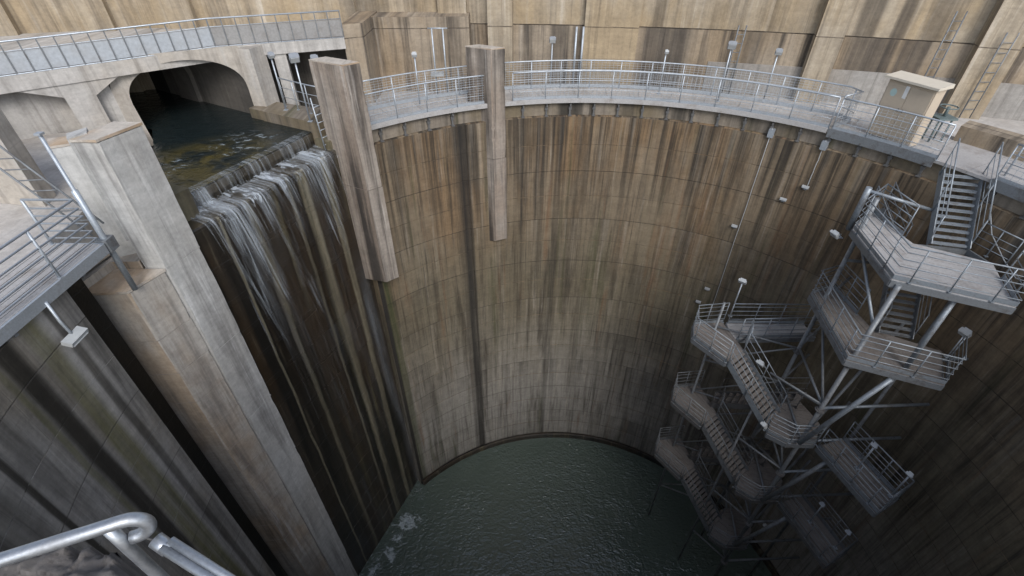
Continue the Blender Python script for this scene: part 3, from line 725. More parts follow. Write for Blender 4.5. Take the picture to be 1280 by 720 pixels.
def pillar(name, label, L, C_, Rr, ztop, zbot, depth):
    t = thing(name, label, 'pillar')
    a_ = Vector((*L, 0)); c_ = Vector((*C_, 0)); r_ = Vector((*Rr, 0)); bk = (a_-c_)
    poly = [a_+bk.normalized()*depth, c_, r_, r_+(a_-c_)+bk.normalized()*depth]
    mb = MB(); mid = ztop - 4.2
    mb.chipped(poly, mid+.015, ztop, .12, .01, .045); mb.build('upper_length', M['pillar'], t)
    mb = MB(); b = len(mb.v); n_ = 4
    # the lower length has a sloping underside that runs back into the shaft wall
    rise = [ -.28, .0, .0, -.28 ]
    area = sum(poly[i].x*poly[(i+1) % 4].y - poly[(i+1) % 4].x*poly[i].y for i in range(4))
    pp = poly if area > 0 else poly[::-1]; rs = rise if area > 0 else rise[::-1]
    mb.v += [Vector((p.x, p.y, zbot+q)) for p, q in zip(pp, rs)] + [Vector((p.x, p.y, mid)) for p in pp]
    for i in range(4):
        j = (i+1) % 4; mb.face((i, j, 4+j, 4+i))
    mb.face((3, 2, 1, 0)); mb.face((4, 5, 6, 7)); mb.build('lower_length', M['pillar'], t)
    cen = sum(poly, Vector())/4
    mb = MB(); mb.prism([p + (cen-p)*.02 for p in poly], ztop+.001, ztop+.04); mb.build('worn_top', M['rust'], t)
    return t
pillar('hanging_pillar', 'wide dark-streaked concrete pillar hanging at the right end of the waterfall', (-6.18,16.34), (-5.15,15.80), (-4.70,16.16), 2.98, -5.35, .25)
pillar('hanging_pillar', 'slender concrete pillar hanging on the shaft wall in front of the walkway', (-1.31,19.46), (-.757,19.18), (-.235,19.40), 2.66, -5.55, .5)

# ------------------------------------------------------------------ stair tower: platforms, flights, frame
def V3(p, z): return Vector((p[0], p[1], z))
def strips(t, o0, o1, i0, i1, z, n, mat, gap=.022, th=.04, name='plank'):
    """planks between an outer edge o0-o1 and an inner edge i0-i1"""
    o0, o1, i0, i1 = (Vector((*p[:2], 0)) for p in (o0, o1, i0, i1))
    W = max((o0-i0).length, (o1-i1).length); g = gap/W/2
    for k in range(n):
        f0, f1 = k/n+g, (k+1)/n-g; dz = random.uniform(-.004, .004)
        mb = MB(); mb.prism([o0.lerp(i0, f0), o1.lerp(i1, f0), o1.lerp(i1, f1), o0.lerp(i0, f1)], z-th+dz, z+dz); mb.build(name, M[mat], t)
def edge_frame(t, pts, z, mat, h=.2, closed=True, name='frame_beam', wd=.06):
    pts = [Vector((*p[:2], 0)) for p in pts]; cen = sum(pts, Vector())/len(pts)
    n = len(pts)
    for i in range(n if closed else n-1):
        a_, b_ = pts[i], pts[(i+1) % n]
        mb = MB(); mb.beam(V3(a_, z-.05-h/2), V3(b_, z-.05-h/2), wd, h); mb.build(name, M[mat], t)
RL = (.22, .44, .66, .88)
def flight(label, T, B, w_, n, mat='tgalv', tread='tgalv', rail_h=1.0, rails=(.35,.68), stair_up=True):
    """T, B: mid points of the top and bottom edge (3D)"""
    t = thing('stair_flight', label, 'stairs', 'flights of the steel stair tower')
    T, B = Vector(T), Vector(B); d = B-T; hd = Vector((d.x, d.y, 0)); run = hd.length; hd.normalize(); sd_ = Vector((hd.y, -hd.x, 0)); Z_ = Vector((0,0,1))
    rz = math.atan2(sd_.y, sd_.x)
    td = min(.22, max(.085, run/n*.8)); tm = datamesh(MB().box((0,0,0), (w_-.06, td, .025)).box((0,td/2-.005,-.02), (w_-.06,.01,.05)).box((0,-td/2+.005,-.02), (w_-.06,.01,.05)), 'tread', M[tread])
    for i in range(n):
        f = (i+.6)/n; inst('tread', tm, t, T + d*f + Z_*.02, (0,0,rz))
    for s_ in (-1, 1):
        MB().beam(T + sd_*s_*w_/2 + Z_*.02, B + sd_*s_*w_/2 + Z_*.02, .02, .26).build('stringer', M[mat], t)
        side = sd_*s_*(w_/2+.03)
        MB().tube([T + side + Z_*rail_h, B + side + Z_*rail_h], .021, 8).build('handrail', M[mat], t)
        for q in rails: MB().tube([T + side + Z_*q, B + side + Z_*q], .012, 6).build('mid_rail', M[mat], t)
        key = ('fl', rail_h, mat)
        if key not in _postmesh: _postmesh[key] = datamesh(MB().tube([(0,0,-.08), (0,0,rail_h)], .018, 8), 'post', M[mat])
        for f in (0.02, .5, .98): inst('post', _postmesh[key], t, T + d*f + side)
    return t
def platform(label, wings, z, mat='steel', plank='plank', outer=None, rail_paths=(), frame=None, rails=RL, beams=True, rmat='tgalv', post_step=.95):
    t = thing('landing_platform', label, 'platform', 'platforms of the steel stair tower')
    for (o0, o1, i0, i1, n) in wings: strips(t, o0, o1, i0, i1, z, n, plank)
    if frame: edge_frame(t, frame, z+.012, mat)
    for (o0, o1, i0, i1, n) in wings:        # joists under the planks
        for f in (.2, .5, .8):
            a_ = Vector((*o0, 0)).lerp(Vector((*o1, 0)), f); b_ = Vector((*i0, 0)).lerp(Vector((*i1, 0)), f)
            MB().beam(V3(a_, z-.12), V3(b_, z-.12), .05, .12).build('joist', M[mat], t)
    for pth in rail_paths: add_rail(t, [V3(p, z) for p in pth], 1.05, post_step, rails, rmat, False, True, .022, .019, .014)
    return t

Z1, Z2 = -1.15, -3.98
A1_, B1_, C1_, D1_, E1_, G1_ = (10.72,13.17), (10.39,10.59), (12.85,9.42), (13.72,11.35), (12.1,12.35), (11.9,14.15)
platform('topmost angled landing platform of the stair tower, pale planks with wide corner',
         [(A1_, B1_, G1_, E1_, 6), (B1_, C1_, E1_, D1_, 10)], Z1, outer=None,
         rail_paths=[[G1_, A1_, B1_, C1_, (13.4,10.6)], [G1_, (12.0,12.75)]], frame=[A1_, B1_, C1_, D1_, (13.6,12.1), E1_, G1_])
flight('topmost stair flight from the ring walkway down to the pale landing platform', (13.36,13.50,.60), (13.0,12.15,Z1), 1.0, 11)
A2_, B2_, C2_, D2_, E2_, G2_ = (10.55,13.35), (10.17,10.25), (12.48,9.26), (13.3,10.6), (11.75,11.55), (11.55,13.75)
platform('second angled landing platform of the stair tower, brown planks, below the topmost one',
         [(A2_, B2_, G2_, E2_, 6), (B2_, C2_, E2_, D2_, 7)], Z2, plank='dplank',
         rail_paths=[[G2_, A2_, B2_, C2_, (13.2,10.2)], [G2_, (11.6,12.3)]], frame=[A2_, B2_, C2_, D2_, E2_, G2_])
flight('second stair flight half hidden under the topmost landing', (12.7,12.75,-2.25), (12.22,11.25,Z2), .95, 11, mat='steel', tread='steel')
mt = thing('landing_platform', 'small hidden landing against the wall behind the second stair flight', 'platform', 'platforms of the steel stair tower')
strips(mt, (12.2,12.9), (13.3,12.6), (12.4,13.5), (13.4,13.2), -2.25, 3, 'dplank')
flight('short stair flight against the wall between the topmost landing and the small hidden landing', (12.05,14.35,Z1-.05), (12.45,13.3,-2.2), .7, 6, mat='steel', tread='steel')

LV = [(-6.75, -8.5), (-10.75, -12.55), (-14.9, -16.9)]
names = ['upper', 'middle', 'lower']
LT = [(7.2,13.98), (8.08,12.68), (9.02,13.3), (8.72,14.9), (7.45,14.75)]
for i, (zl, zp) in enumerate(LV):
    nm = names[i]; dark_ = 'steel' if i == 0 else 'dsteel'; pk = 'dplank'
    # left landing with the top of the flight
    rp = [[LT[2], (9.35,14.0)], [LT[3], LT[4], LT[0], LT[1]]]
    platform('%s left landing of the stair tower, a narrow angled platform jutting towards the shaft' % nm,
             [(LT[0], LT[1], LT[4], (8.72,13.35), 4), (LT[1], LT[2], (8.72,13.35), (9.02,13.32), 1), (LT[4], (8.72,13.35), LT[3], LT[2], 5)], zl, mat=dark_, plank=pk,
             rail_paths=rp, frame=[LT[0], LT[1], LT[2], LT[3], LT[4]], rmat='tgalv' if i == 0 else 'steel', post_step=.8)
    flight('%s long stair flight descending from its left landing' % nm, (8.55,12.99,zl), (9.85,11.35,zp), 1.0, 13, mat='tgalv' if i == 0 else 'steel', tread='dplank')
    # level walkway along the wall from the landing
    if i == 0:
        platform('level walkway joining the upper left landing to the wall side', [((8.8,13.95), (12.15,14.05), (8.85,14.85), (12.0,14.8), 4)], zl, mat=dark_, plank='plank',
                 rail_paths=[[(9.0,13.95), (12.1,14.05)], [(8.9,14.85), (12.0,14.8)]], frame=[(8.8,13.95), (12.15,14.05), (12.0,14.8), (8.85,14.85)])
    else:
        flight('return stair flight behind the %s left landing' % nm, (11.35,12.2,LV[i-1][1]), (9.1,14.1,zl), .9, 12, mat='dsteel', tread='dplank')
    PT = [(9.45,10.77), (9.98,10.35), (11.0,10.3), (11.6,11.2), (11.3,12.3), (10.35,12.1)]
    if i < 3 or True:
        platform('%s turning platform of the stair tower at the foot of its long flight' % nm,
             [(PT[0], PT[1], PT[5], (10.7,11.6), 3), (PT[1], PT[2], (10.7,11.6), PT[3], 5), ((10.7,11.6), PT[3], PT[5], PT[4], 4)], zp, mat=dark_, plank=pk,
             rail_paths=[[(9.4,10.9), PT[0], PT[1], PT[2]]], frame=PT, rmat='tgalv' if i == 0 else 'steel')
    if i < 2:
        platform('%s walkway arm running from its turning platform toward the right wall' % nm,
             [((11.05,10.2), (11.75,7.75), (12.1,10.5), (12.75,8.25), 5)], zp, mat=dark_, plank=pk,
             rail_paths=[[(11.05,10.2), (11.75,7.75), (12.75,8.25)], [(12.1,10.5), (12.75,8.25)]], frame=[(11.05,10.2), (11.75,7.75), (12.75,8.25), (12.1,10.5)], rmat='tgalv' if i == 0 else 'steel', post_step=.7, rails=(.2,.4,.6,.8))
# frame: legs and braces
fr = thing('tower_frame', 'grey steel frame of legs and diagonal braces carrying the stair tower', 'frame')
LA, LB, LC, LD, LE = (11.02,13.2), (10.55,10.45), (12.0,10.15), (8.25,14.45), (9.35,11.9)
def mem(nm, a_, b_, r=.06, mat='steel'): MB().tube([a_, b_], r, 10).build(nm, M[mat], fr)
mem('leg', V3(LA, -.1), V3(LA, -23), .075); mem('leg', V3(LB, Z1-.1), V3(LB, -23), .075)
mem('leg', V3(LC, Z1-.1), V3((11.75,9.9), Z2+.02), .075, 'tgalv'); mem('leg', V3(LD, -5.3), V3(LD, -23), .05)
mem('leg', V3((12.95,11.0), Z1-.1), V3((12.95,11.0), -23), .06)
mem('leg', V3(LE, -8.3), V3(LE, -23), .045)
flange = datamesh(MB().tube([(0,0,-.06), (0,0,.06)], .125, 12).tube([(0,0,-.015), (0,0,.015)], .17, 12), 'flange', M['dsteel'])
lev = [Z2-.25, -6.5, -8.45, -10.5, -12.45, -14.6, -16.6, -18.6]
for i, z in enumerate(lev):
    mem('strut', V3(LA, z), V3(LB, z), .045); mem('strut', V3(LB, z-.1), V3((14.3, 10.6), z-.1), .055, 'tgalv' if i < 4 else 'steel')
    mem('strut', V3(LA, z+.1), V3((12.75,14.6), z+.1), .05)
    if i % 2: mem('strut', V3(LB, z+.05), V3(LE, z+.05), .04)
    if z < -6: mem('strut', V3(LD, z-.05), V3(LA, z-.05), .04)
    for L in (LA, LB): inst('flange', flange, fr, V3(L, z-.2))
    if i < len(lev)-1:
        z2 = lev[i+1]
        if i % 2 == 0: mem('brace', V3(LA, z), V3(LB, z2), .045)
        else: mem('brace', V3(LB, z), V3(LA, z2), .045)
        if z < -6: mem('brace', V3(LA, z), V3(LD, z2), .035)
for zt, zb2 in ((Z2-.3, -8.3), (-8.5, -12.35), (-12.6, -16.4)):
    mem('brace', V3((11.4,9.75), zt), V3((10.3,10.2), zb2), .08, 'tgalv' if zt > -5 else 'steel')
    mem('brace', V3((13.3,12.2), zt), V3(LB, zb2+.4), .05)
mem('brace', V3(LA, Z1-.15), V3(LB, Z2+1.2), .045, 'tgalv'); mem('brace', V3(LA, Z2+1.6), V3((12.4,13.6), Z2+1.2), .05)
mem('top_post', V3((10.95,13.62), Z1-.3), V3((10.95,13.62), Z1+1.2), .09, 'tgalv')
mem('top_tie', V3((10.95,13.62), Z1+1.1), V3((12.75,13.0), Z1+.75), .05, 'tgalv')

gr_ = thing('guard_railing', 'short slanted gate railing right of the topmost stair flight', 'railing')
add_rail(gr_, [V3((13.62,12.15), Z1+.0), V3((13.95,11.2), Z1+.0)], .85, .5, (.2,.4,.6), 'tgalv', False, False, .018, .015, .01)
# ------------------------------------------------------------------ cabinet
cb = thing('control_cabinet', 'beige metal control cabinet with cream sloped roof standing on the walkway', 'cabinet')
FL, FR = Vector((12.12,16.42,0)), Vector((12.78,15.05,0)); cd = (FR-FL).normalized(); cn = Vector((-cd.y, cd.x, 0))
if cn.dot(FL - Vector((CX,CY,0))) < 0: cn = -cn
CW, CDp, CH_, CZ = (FR-FL).length*.95, .5, 1.78, .66
def cp(u, d, z): return FL + cd*u + cn*d + Vector((0,0,z))
mb = MB(); mb.prism([cp(0,0,0), cp(CW,0,0), cp(CW,CDp,0), cp(0,CDp,0)], CZ+.05, CZ+CH_); mb.build('body', M['beige'], cb)
mb = MB(); mb.prism([cp(.03,.03,0), cp(CW-.03,.03,0), cp(CW-.03,CDp-.03,0), cp(.03,CDp-.03,0)], CZ, CZ+.055); mb.build('plinth', M['dsteel'], cb)
mb = MB(); mb.prism([cp(-.1,-.16,0), cp(CW+.1,-.16,0), cp(CW+.1,CDp+.08,0), cp(-.1,CDp+.08,0)], CZ+CH_+.05, [CZ+CH_+.12, CZ+CH_+.12, CZ+CH_+.17, CZ+CH_+.17]); mb.build('roof', M['cream'], cb)
mb = MB(); mb.prism([cp(.06,.05,0), cp(CW-.06,.05,0), cp(CW-.06,CDp-.05,0), cp(.06,CDp-.05,0)], CZ+CH_-.001+.003, CZ+CH_+.052); mb.build('vent_gap', M['dark'], cb)
for u0, u1 in ((.04, CW/2-.008), (CW/2+.008, CW-.04)):
    mb = MB(); mb.prism([cp(u0,-.018,0), cp(u1,-.018,0), cp(u1,.0,0), cp(u0,.0,0)], CZ+.12, CZ+CH_-.06); dr_ = mb.build('door', M['beige'], cb)
    mb = MB(); uc = u1-.06 if u0 < .1 else u0+.06; mb.prism([cp(uc-.01,-.035,0), cp(uc+.01,-.035,0), cp(uc+.01,-.02,0), cp(uc-.01,-.02,0)], CZ+.95, CZ+1.05); mb.build('handle', M['dsteel'], dr_)
mb = MB()
cc = cp(.28,-.0195,CZ+1.45)
for k in range(20):
    t_ = 2*math.pi*k/20; mb.v.append(cc + cd*.10*math.cos(t_) + Vector((0,0,.12*math.sin(t_))))
mb.face(range(20)); mb.build('round_sticker', M['teal'], cb)
mb = MB(); mb.prism([cp(.58,-.021,0), cp(.69,-.021,0), cp(.69,-.0185,0), cp(.58,-.0185,0)], CZ+1.35, CZ+1.72); mb.build('sticker', M['paper'], cb)
# small green valve frame behind the cabinet
vf = thing('valve_stand', 'small dark green valve stand on the deck beside the beige cabinet', 'valve')
M['green'] = plain('dark_green_paint', (.12,.16,.165), .6)
vc = P(35.2, 13.6, .66)
for dx, dy in ((-.2,-.15), (.2,-.15), (.2,.15), (-.2,.15)): MB().tube([vc+Vector((dx,dy,0)), vc+Vector((dx,dy,.75))], .03, 8).build('leg', M['green'], vf)
MB().box(vc+Vector((0,0,.77)), (.6,.5,.06)).build('table', M['green'], vf); MB().tube([vc+Vector((0,0,.78)), vc+Vector((0,0,1.1))], .05).build('stem', M['green'], vf)
MB().tube([vc+Vector((.25*math.cos(q*.5236),.25*math.sin(q*.5236),1.1)) for q in range(13)], .02, 6).build('wheel', M['green'], vf)

# ------------------------------------------------------------------ lamps
def lamp(label, base, h, face, mat='galv', head='lampgrey', size=(.34,.26,.16), arm=0.0, tilt=.6, group='floodlights on poles', lean=None):
    """pole with a box floodlight at its top; face: compass direction in degrees"""
    t = thing('floodlight', label, 'lamp', group); base = Vector(base); top = base + Vector((0,0,h)); fd = Vector((math.cos(R_(face)), math.sin(R_(face)), 0)); sd_ = Vector((-fd.y, fd.x, 0))
    if h > .05:
        MB().tube([base, top], .028 if h > 1.2 else .018, 8).build('pole', M[mat], t); MB().box(base+Vector((0,0,.01)), (.14,.14,.02)).build('base_plate', M[mat], t)
    size = tuple(q*.7 for q in size); hc = top + fd*(arm+.08) + Vector((0,0,.1))
    MB().tube([top, top+Vector((0,0,.06)), hc - fd*.02], .016, 6).build('arm', M[mat], t)
    x_ = sd_; y_ = (fd*math.cos(tilt) - Vector((0,0,1))*math.sin(tilt)); z_ = x_.cross(y_)
    Mx = Matrix((x_, y_, z_)).transposed()
    MB().box(hc, (size[0], size[2], size[1]), M=Mx).box(hc - y_*(size[2]/2+.03), (size[0]*.7, .06, size[1]*.7), M=Mx).build('housing', M[head], t)
    MB().box(hc + y_*(size[2]/2+.006), (size[0]*.88, .012, size[1]*.86), M=Mx).build('lens', M['glass'], t)
    MB().beam(hc - x_*(size[0]/2+.015) , hc + x_*(size[0]/2+.015), .012, .02).build('yoke', M[mat], t)
    return t
lamp('square grey floodlight on a pole close to the dam, right of the slender hanging pillar', (1.63,21.6,.5), 1.9, 270, size=(.36,.3,.16))
lamp('small white lamp on a thin pole at the middle of the walkway', P(76,13.1,.66), 1.5, 270, size=(.2,.16,.1), head='white')
lamp('grey mushroom floodlight on a tall pole on the right part of the walkway', P(65.8,12.9,.66), 1.95, 250, size=(.42,.34,.2))
lamp('floodlight on a pole close to the dam behind the right part of the walkway', P(59,13.9,.5), 1.85, 250, size=(.34,.26,.18))
lamp('white lamp on a pole behind the railing between the hanging pillars', P(119.5,13.1,.62), 1.75, 280, size=(.26,.2,.13), head='white')
lamp('big grey floodlight on a pole beside the tunnel water, left of the wide hanging pillar', (-6.95,16.75,.95), 1.95, 300, size=(.42,.32,.24))
lamp('second grey floodlight on a pole just behind the wide hanging pillar', (-6.6,17.5,.95), 1.75, 300, size=(.34,.26,.18))
lamp('lamp on a pole at the pillar right of the tunnel mouth', (-8.2,17.9,.95), 1.75, 310, size=(.28,.22,.16))
lamp('long pale floodlight on the walkway right of the top stair', P(24.3,12.6,.62), 1.35, 200, size=(.62,.3,.16), head='white', tilt=.9)
lamp('white floodlight sticking out from the left end of the topmost landing', (10.66,13.45,Z1-.5), .06, 195, size=(.4,.3,.12), head='white', arm=.2, group='floodlights on the stair tower')
lamp('white floodlight above the upper left landing', (8.95,14.95,-6.45), 1.75, 230, size=(.42,.3,.12), head='white', group='floodlights on the stair tower')
lamp('white floodlight hanging inside the tower beside the upper long flight', (9.55,12.75,-6.9), .05, 215, size=(.4,.3,.14), head='white', arm=.15, group='floodlights on the stair tower')
lamp('white floodlight at the foot of the upper long flight', (9.42,10.95,-8.35), .03, 200, size=(.28,.4,.14), head='white', arm=.06, group='floodlights on the stair tower')
lamp('floodlight on a pole halfway along the upper walkway arm', (11.95,9.3,-8.45), 1.3, 200, size=(.28,.22,.11), group='floodlights on the stair tower')
lamp('floodlight with warm pale lens at the end of the upper walkway arm', (12.5,8.3,-8.45), 1.25, 200, size=(.28,.22,.11), head='white', group='floodlights on the stair tower')
lamp('floodlight on a pole halfway along the middle walkway arm', (11.9,9.4,-12.5), 1.3, 200, size=(.28,.22,.11), group='floodlights on the stair tower')
lamp('floodlight at the end of the middle walkway arm', (12.4,8.4,-12.5), 1.2, 200, size=(.28,.22,.11), group='floodlights on the stair tower')
lamp('small white floodlight low under the turning platform near the water', (11.9,10.9,-16.1), .05, 220, size=(.36,.24,.14), head='white', group='floodlights on the stair tower')
lamp('rusty-lensed floodlight behind the right end of the second landing', (13.3,10.35,Z2), .95, 200, size=(.4,.3,.2), group='floodlights on the stair tower')
# wall lamps and hanging cables
def wall_lamp(label, a_, z, r=RW):
    t = thing('wall_lamp', label, 'lamp', 'small white lamps on the shaft wall'); p = P(a_, r-.02, z); rz = R_(a_)
    MB().box((-.07,0,0), (.11,.24,.08)).build('housing', M['white'], t); MB().box((-.02,0,-.07), (.05,.12,.1)).build('bracket', M['galv'], t); MB().box((-.13,0,0), (.012,.2,.055)).build('lens', M['glass'], t)
    t.location = p; t.rotation_euler = (0,0,rz)
wall_lamp('small white lamp on the shaft wall right of the long hanging cable', 49.6, -2.22)
wall_lamp('small white lamp at the lower end of the short hanging cable', 46.9, -1.5)
wall_lamp('small white lamp beside the long hanging cable, halfway down', 56.3, -3.95)
wall_lamp('small white lamp beside the foot of the long hanging cable', 57.6, -7.5)
wall_lamp('lower small white lamp close above the upper left landing', 58.6, -8.4)
for lab, a_, z0, z1 in (('long thin white cable hanging down the shaft wall to the upper left landing', 55.4, .3, -9.4), ('short thin cable hanging on the shaft wall left of the cabinet', 46.7, .3, -1.5)):
    t = thing('hanging_cable', lab, 'cable')
    MB().tube([P(a_, RW-.05, z0-(z0-z1)*k/12) + Vector((random.uniform(-.01,.01),0,0)) for k in range(13)], .014, 6).build('cable', M['white'], t)
    MB().box(P(a_, RW-.02, .12), (.2,.2,.3), rz=R_(a_)).build('junction_box', M['galv'], t)
t = thing('hanging_cable', 'loose pale cable draped on the wall right of the top stair', 'cable')
MB().tube([P(22.5, RW-.05, -.05), P(20.5, RW-.06, -.7), P(17.5, RW-.06, -1.2), P(15, RW-.06, -1.5), P(12, RW-.06, -1.3)], .016, 6).build('cable', M['white'], t)
# light masts and ladders on the dam wall
for lab, x_, h_ in (('pair of grey conduits on the dam wall behind the walkway centre', 2.75, 2.4),):
    t = thing('conduit', lab, 'pipe')
    for dx in (-.14, .14): MB().tube([(x_+dx, dam_y(x_)-.42, .5), (x_+dx, dam_y(x_)-.42, .5+h_)], .045, 8).build('pipe', M['galv'], t)
t = thing('lamp_mast', 'forked grey steel mast behind the railing between the hanging pillars', 'mast')
for dx in (0, .42): MB().tube([(-3.05+dx, 20.6, .5), (-3.05+dx, 20.6, 3.1)], .03, 8).build('pole', M['galv'], t)
MB().tube([(-3.2, 20.6, 3.1), (-2.45, 20.6, 3.1)], .025, 8).build('cross_bar', M['galv'], t)
MB().box((-2.95, 20.45, 1.5), (.5,.2,.14)).build('lamp_head', M['white'], t)
def ladder(label, foot, head, wd=.4, n=None):
    t = thing('wall_ladder', label, 'ladder'); f, h_ = Vector(foot), Vector(head); d = h_-f; sd_ = Vector((1,0,0)) - d.normalized()*d.normalized().x; sd_.normalize()
    for s_ in (-1, 1): MB().tube([f+sd_*s_*wd/2, h_+sd_*s_*wd/2], .025, 6).build('side_rail', M['steel'], t)
    k = int(d.length/.3)
    rm = datamesh(MB().tube([(-wd/2,0,0), (wd/2,0,0)], .014, 6), 'rung', M['steel'])
    for i in range(1, k): inst('rung', rm, t, f + d*i/k, (0,0,math.atan2(sd_.y, sd_.x)))
ladder('dark steel ladder on the dam wall behind the walkway, right of the centre', (8.95, dam_y(8.95)-.2, .5), (8.95, dam_y(8.95)-.2, 3.1), .3)
ladder('dark steel ladder climbing the dam wall behind the cabinet', (15.6, dam_y(15.6)-.25, .5), (15.6, dam_y(15.6)-.25, 3.9), .35)
ladder('blue-grey steel ladder on the dam at the far right', (17.0, dam_y(17.0)-.6, .5), (17.0, dam_y(17.0)-.6, 3.4), .4)

# ------------------------------------------------------------------ left side: floor, platform and fittings
mb = MB(); mb.prism([Vector((-22,-6,0)), Vector((-10.2,-6,0)), Vector((-10.2,8.6,0)), Vector((-10.4,9.9,0)), Vector((-10.6,11.3,0)), Vector((-12.6,16.2,0)), Vector((-22,13,0))], -.05, 1.02); struct(mb.build('side_floor', M['floor']))
gb = thing('abutment_wall', 'grey concrete wall block at the far left under the footbridge', 'wall')
mb = MB(); mb.prism([Vector((-12.76,10.87,0)), Vector((-11.54,10.71,0)), Vector((-11.7,11.3,0)), Vector((-16,12.0,0)), Vector((-18,9.5,0))], 1.025, 3.5); mb.build('block', M['bridge'], gb)
pf = thing('side_platform', 'grated steel platform with many horizontal rails on the left edge of the shaft', 'platform')
strips(pf, (-8.95,8.9), (-9.15,1.0), (-10.25,8.9), (-10.25,1.0), 1.12, 8, 'plank')
MB().beam(V3((-8.93,8.93), .99), V3((-9.13,1.0), .99), .06, .24).build('edge_beam', M['galv'], pf)
MB().beam(V3((-8.93,8.93), .99), V3((-10.2,8.93), .99), .06, .24).build('edge_beam', M['galv'], pf)
for y_ in (8.2, 6.4, 4.6, 2.8): MB().beam(V3((-9.0,y_), .84), V3((-10.3,y_), .84), .08, .12).build('bracket', M['steel'], pf)
add_rail(pf, [V3((-10.0,8.9), 1.12), V3((-8.95,8.9), 1.12), V3((-9.15,1.0), 1.12)], 1.08, 2.1, (.16,.34,.52,.7,.88), 'galv', False, False, .026, .028, .02)
pst = thing('steel_post', 'thick grey steel post standing at the corner of the left platform', 'post')
MB().tube([V3((-9.0,9.1), -.3), V3((-9.0,9.1), 2.3), V3((-9.0,9.1), 2.31), V3((-9.0,9.1), 3.5)], [.065,.065,.035,.035], 10).build('shaft', M['galv'], pst); MB().box(V3((-9.0,9.1), 3.5), (.12,.12,.04)).build('cap', M['galv'], pst)
MB().box(V3((-9.0,9.1), 1.0), (.26,.26,.3)).build('clamp', M['steel'], pst)
ladder('tall grey cage ladder leaning at the left platform behind the post', (-9.5,9.6,1.05), (-11.6,9.95,3.6), .5)
t = thing('floodlight', 'white floodlight fixed below the left platform over the shaft', 'lamp', 'floodlights below the platforms')
MB().tube([V3((-8.95,7.15), .95), V3((-8.9,7.1), .5), V3((-8.8,7.05), .2)], .03, 8).build('arm', M['galv'], t)
MB().box(V3((-8.75,7.03), .15), (.2,.46,.1), M=Matrix.Rotation(.35, 3, 'Y')).build('housing', M['white'], t)
MB().box(V3((-8.735,7.03), .09), (.16,.4,.02), M=Matrix.Rotation(.35, 3, 'Y')).build('lens', M['glass'], t)
t = thing('guard_railing', 'railing beside the channel in front of the dark opening under the bridge', 'railing')
add_rail(t, [V3((-8.35,18.3), .95), V3((-7.1,17.5), .95), V3((-6.55,17.2), .95)], 1.0, .7, (.35,.68), 'galv', False, False)
t = thing('access_ladder', 'small ladder from the channel wall down to the weir beside the wide hanging pillar', 'ladder')
for s_ in (0, .3): MB().tube([V3((-6.55+s_*.5, 16.25+s_*.85), 1.9), V3((-6.45+s_*.5, 16.2+s_*.85), .15)], .022, 6).build('side_rail', M['galv'], t)
for i in range(6): MB().tube([V3((-6.5, 16.23), .3+i*.26), V3((-6.35, 16.48), .3+i*.26)], .014, 6).build('rung', M['galv'], t)

# ------------------------------------------------------------------ falling water
rs = random.Random(3)
def strand(mb, pts, r):
    m_ = len(pts); rr = [r*(.35 if i == 0 else (1.0 if i < m_*.6 else max(.12, 1-(i/m_-.6)/.42))) for i in range(m_)]
    mb.tube(pts, rr, 5, cap=False)
ms = MB()
def sheet(path, s0, s1, mat, name, n=60, wob=.02, taper=0.0):
    """path: list of (b, z); makes a gently wavy water sheet between s0 and s1"""
    mb = MB(); m_ = len(path); vv = [0.0]
    for a_, b_ in zip(path[:-1], path[1:]): vv.append(vv[-1] + math.hypot(b_[0]-a_[0], b_[1]-a_[1]))
    for i in range(n+1):
        for q, (b_, z_) in enumerate(path):
            s_ = s0 + (s1-s0)*i/n; f = q/(m_-1); s_ = s_ + ((s0+s1)/2 - s_)*taper*f
            w_ = wob*(math.sin(i*1.7+q*.3)+math.sin(i*.61+q*.17+1))*min(1, q/2)
            mb.v.append(S(s_, b_-abs(w_), z_ + (w_*.6 if z_ > 0 else 0)))
    for i in range(n):
        u0, u1 = s0+(s1-s0)*i/n, s0+(s1-s0)*(i+1)/n
        for q in range(m_-1):
            mb.face((i*m_+q, (i+1)*m_+q, (i+1)*m_+q+1, i*m_+q+1), ((u0, vv[q]), (u1, vv[q]), (u1, vv[q+1]), (u0, vv[q+1])), True)
    o = mb.build(name, M[mat], wf); o['kind'] = 'stuff'; return o
wf = thing('waterfall', 'white strands of water pouring over the weir and down the dark wall', 'waterfall'); wf['kind'] = 'stuff'
sheet([(1.2,.612), (.98,.612), (.9,.6), (.85,.52), (.82,.4), (.8,.25), (.78,.12)], .36, CH-.86, 'sheet1', 'weir_curtain', wob=.012)
sheet([(.95,.606), (.87,.5), (.82,.3), (.76,.13)], CH-1.5, CH-.86, 'sheet2', 'weir_chute', n=20, wob=.02)
sheet([(.86,.19), (.7,.17), (.5,.165), (.3,.16), (.12,.155), (.0,.14), (-.07,.02), (-.1,-.12)], .15, CH-.5, 'sheet6', 'ledge_froth', n=90, wob=.03)
drop = [(-.06-.03*k-.004*k*k, .04-.06*k-.026*k*k) for k in range(16)]
sheet([(.82,.16), (.6,.135), (.35,.14), (.12,.135), (.02,.12)] + drop, .15, CH-.5, 'sheet2', 'ledge_curtain', n=90, wob=.03)
sheet([(.7,.19), (.4,.18), (.1,.17), (-.03,.14)] + [(b_-.07, z_+.02) for b_, z_ in drop], .2, CH-.6, 'sheet3', 'ledge_spray', n=90, wob=.045)
sheet([(-.08-.012*k, -.1-.55*k) for k in range(10)], CH-1.35, CH-.75, 'sheet3', 'left_stream', n=14, wob=.03)
sheet([(-.1-.03*k, -.3-1.02*k) for k in range(22)], 1.2, CH-1.2, 'sheet5', 'veil', n=40, wob=.02)
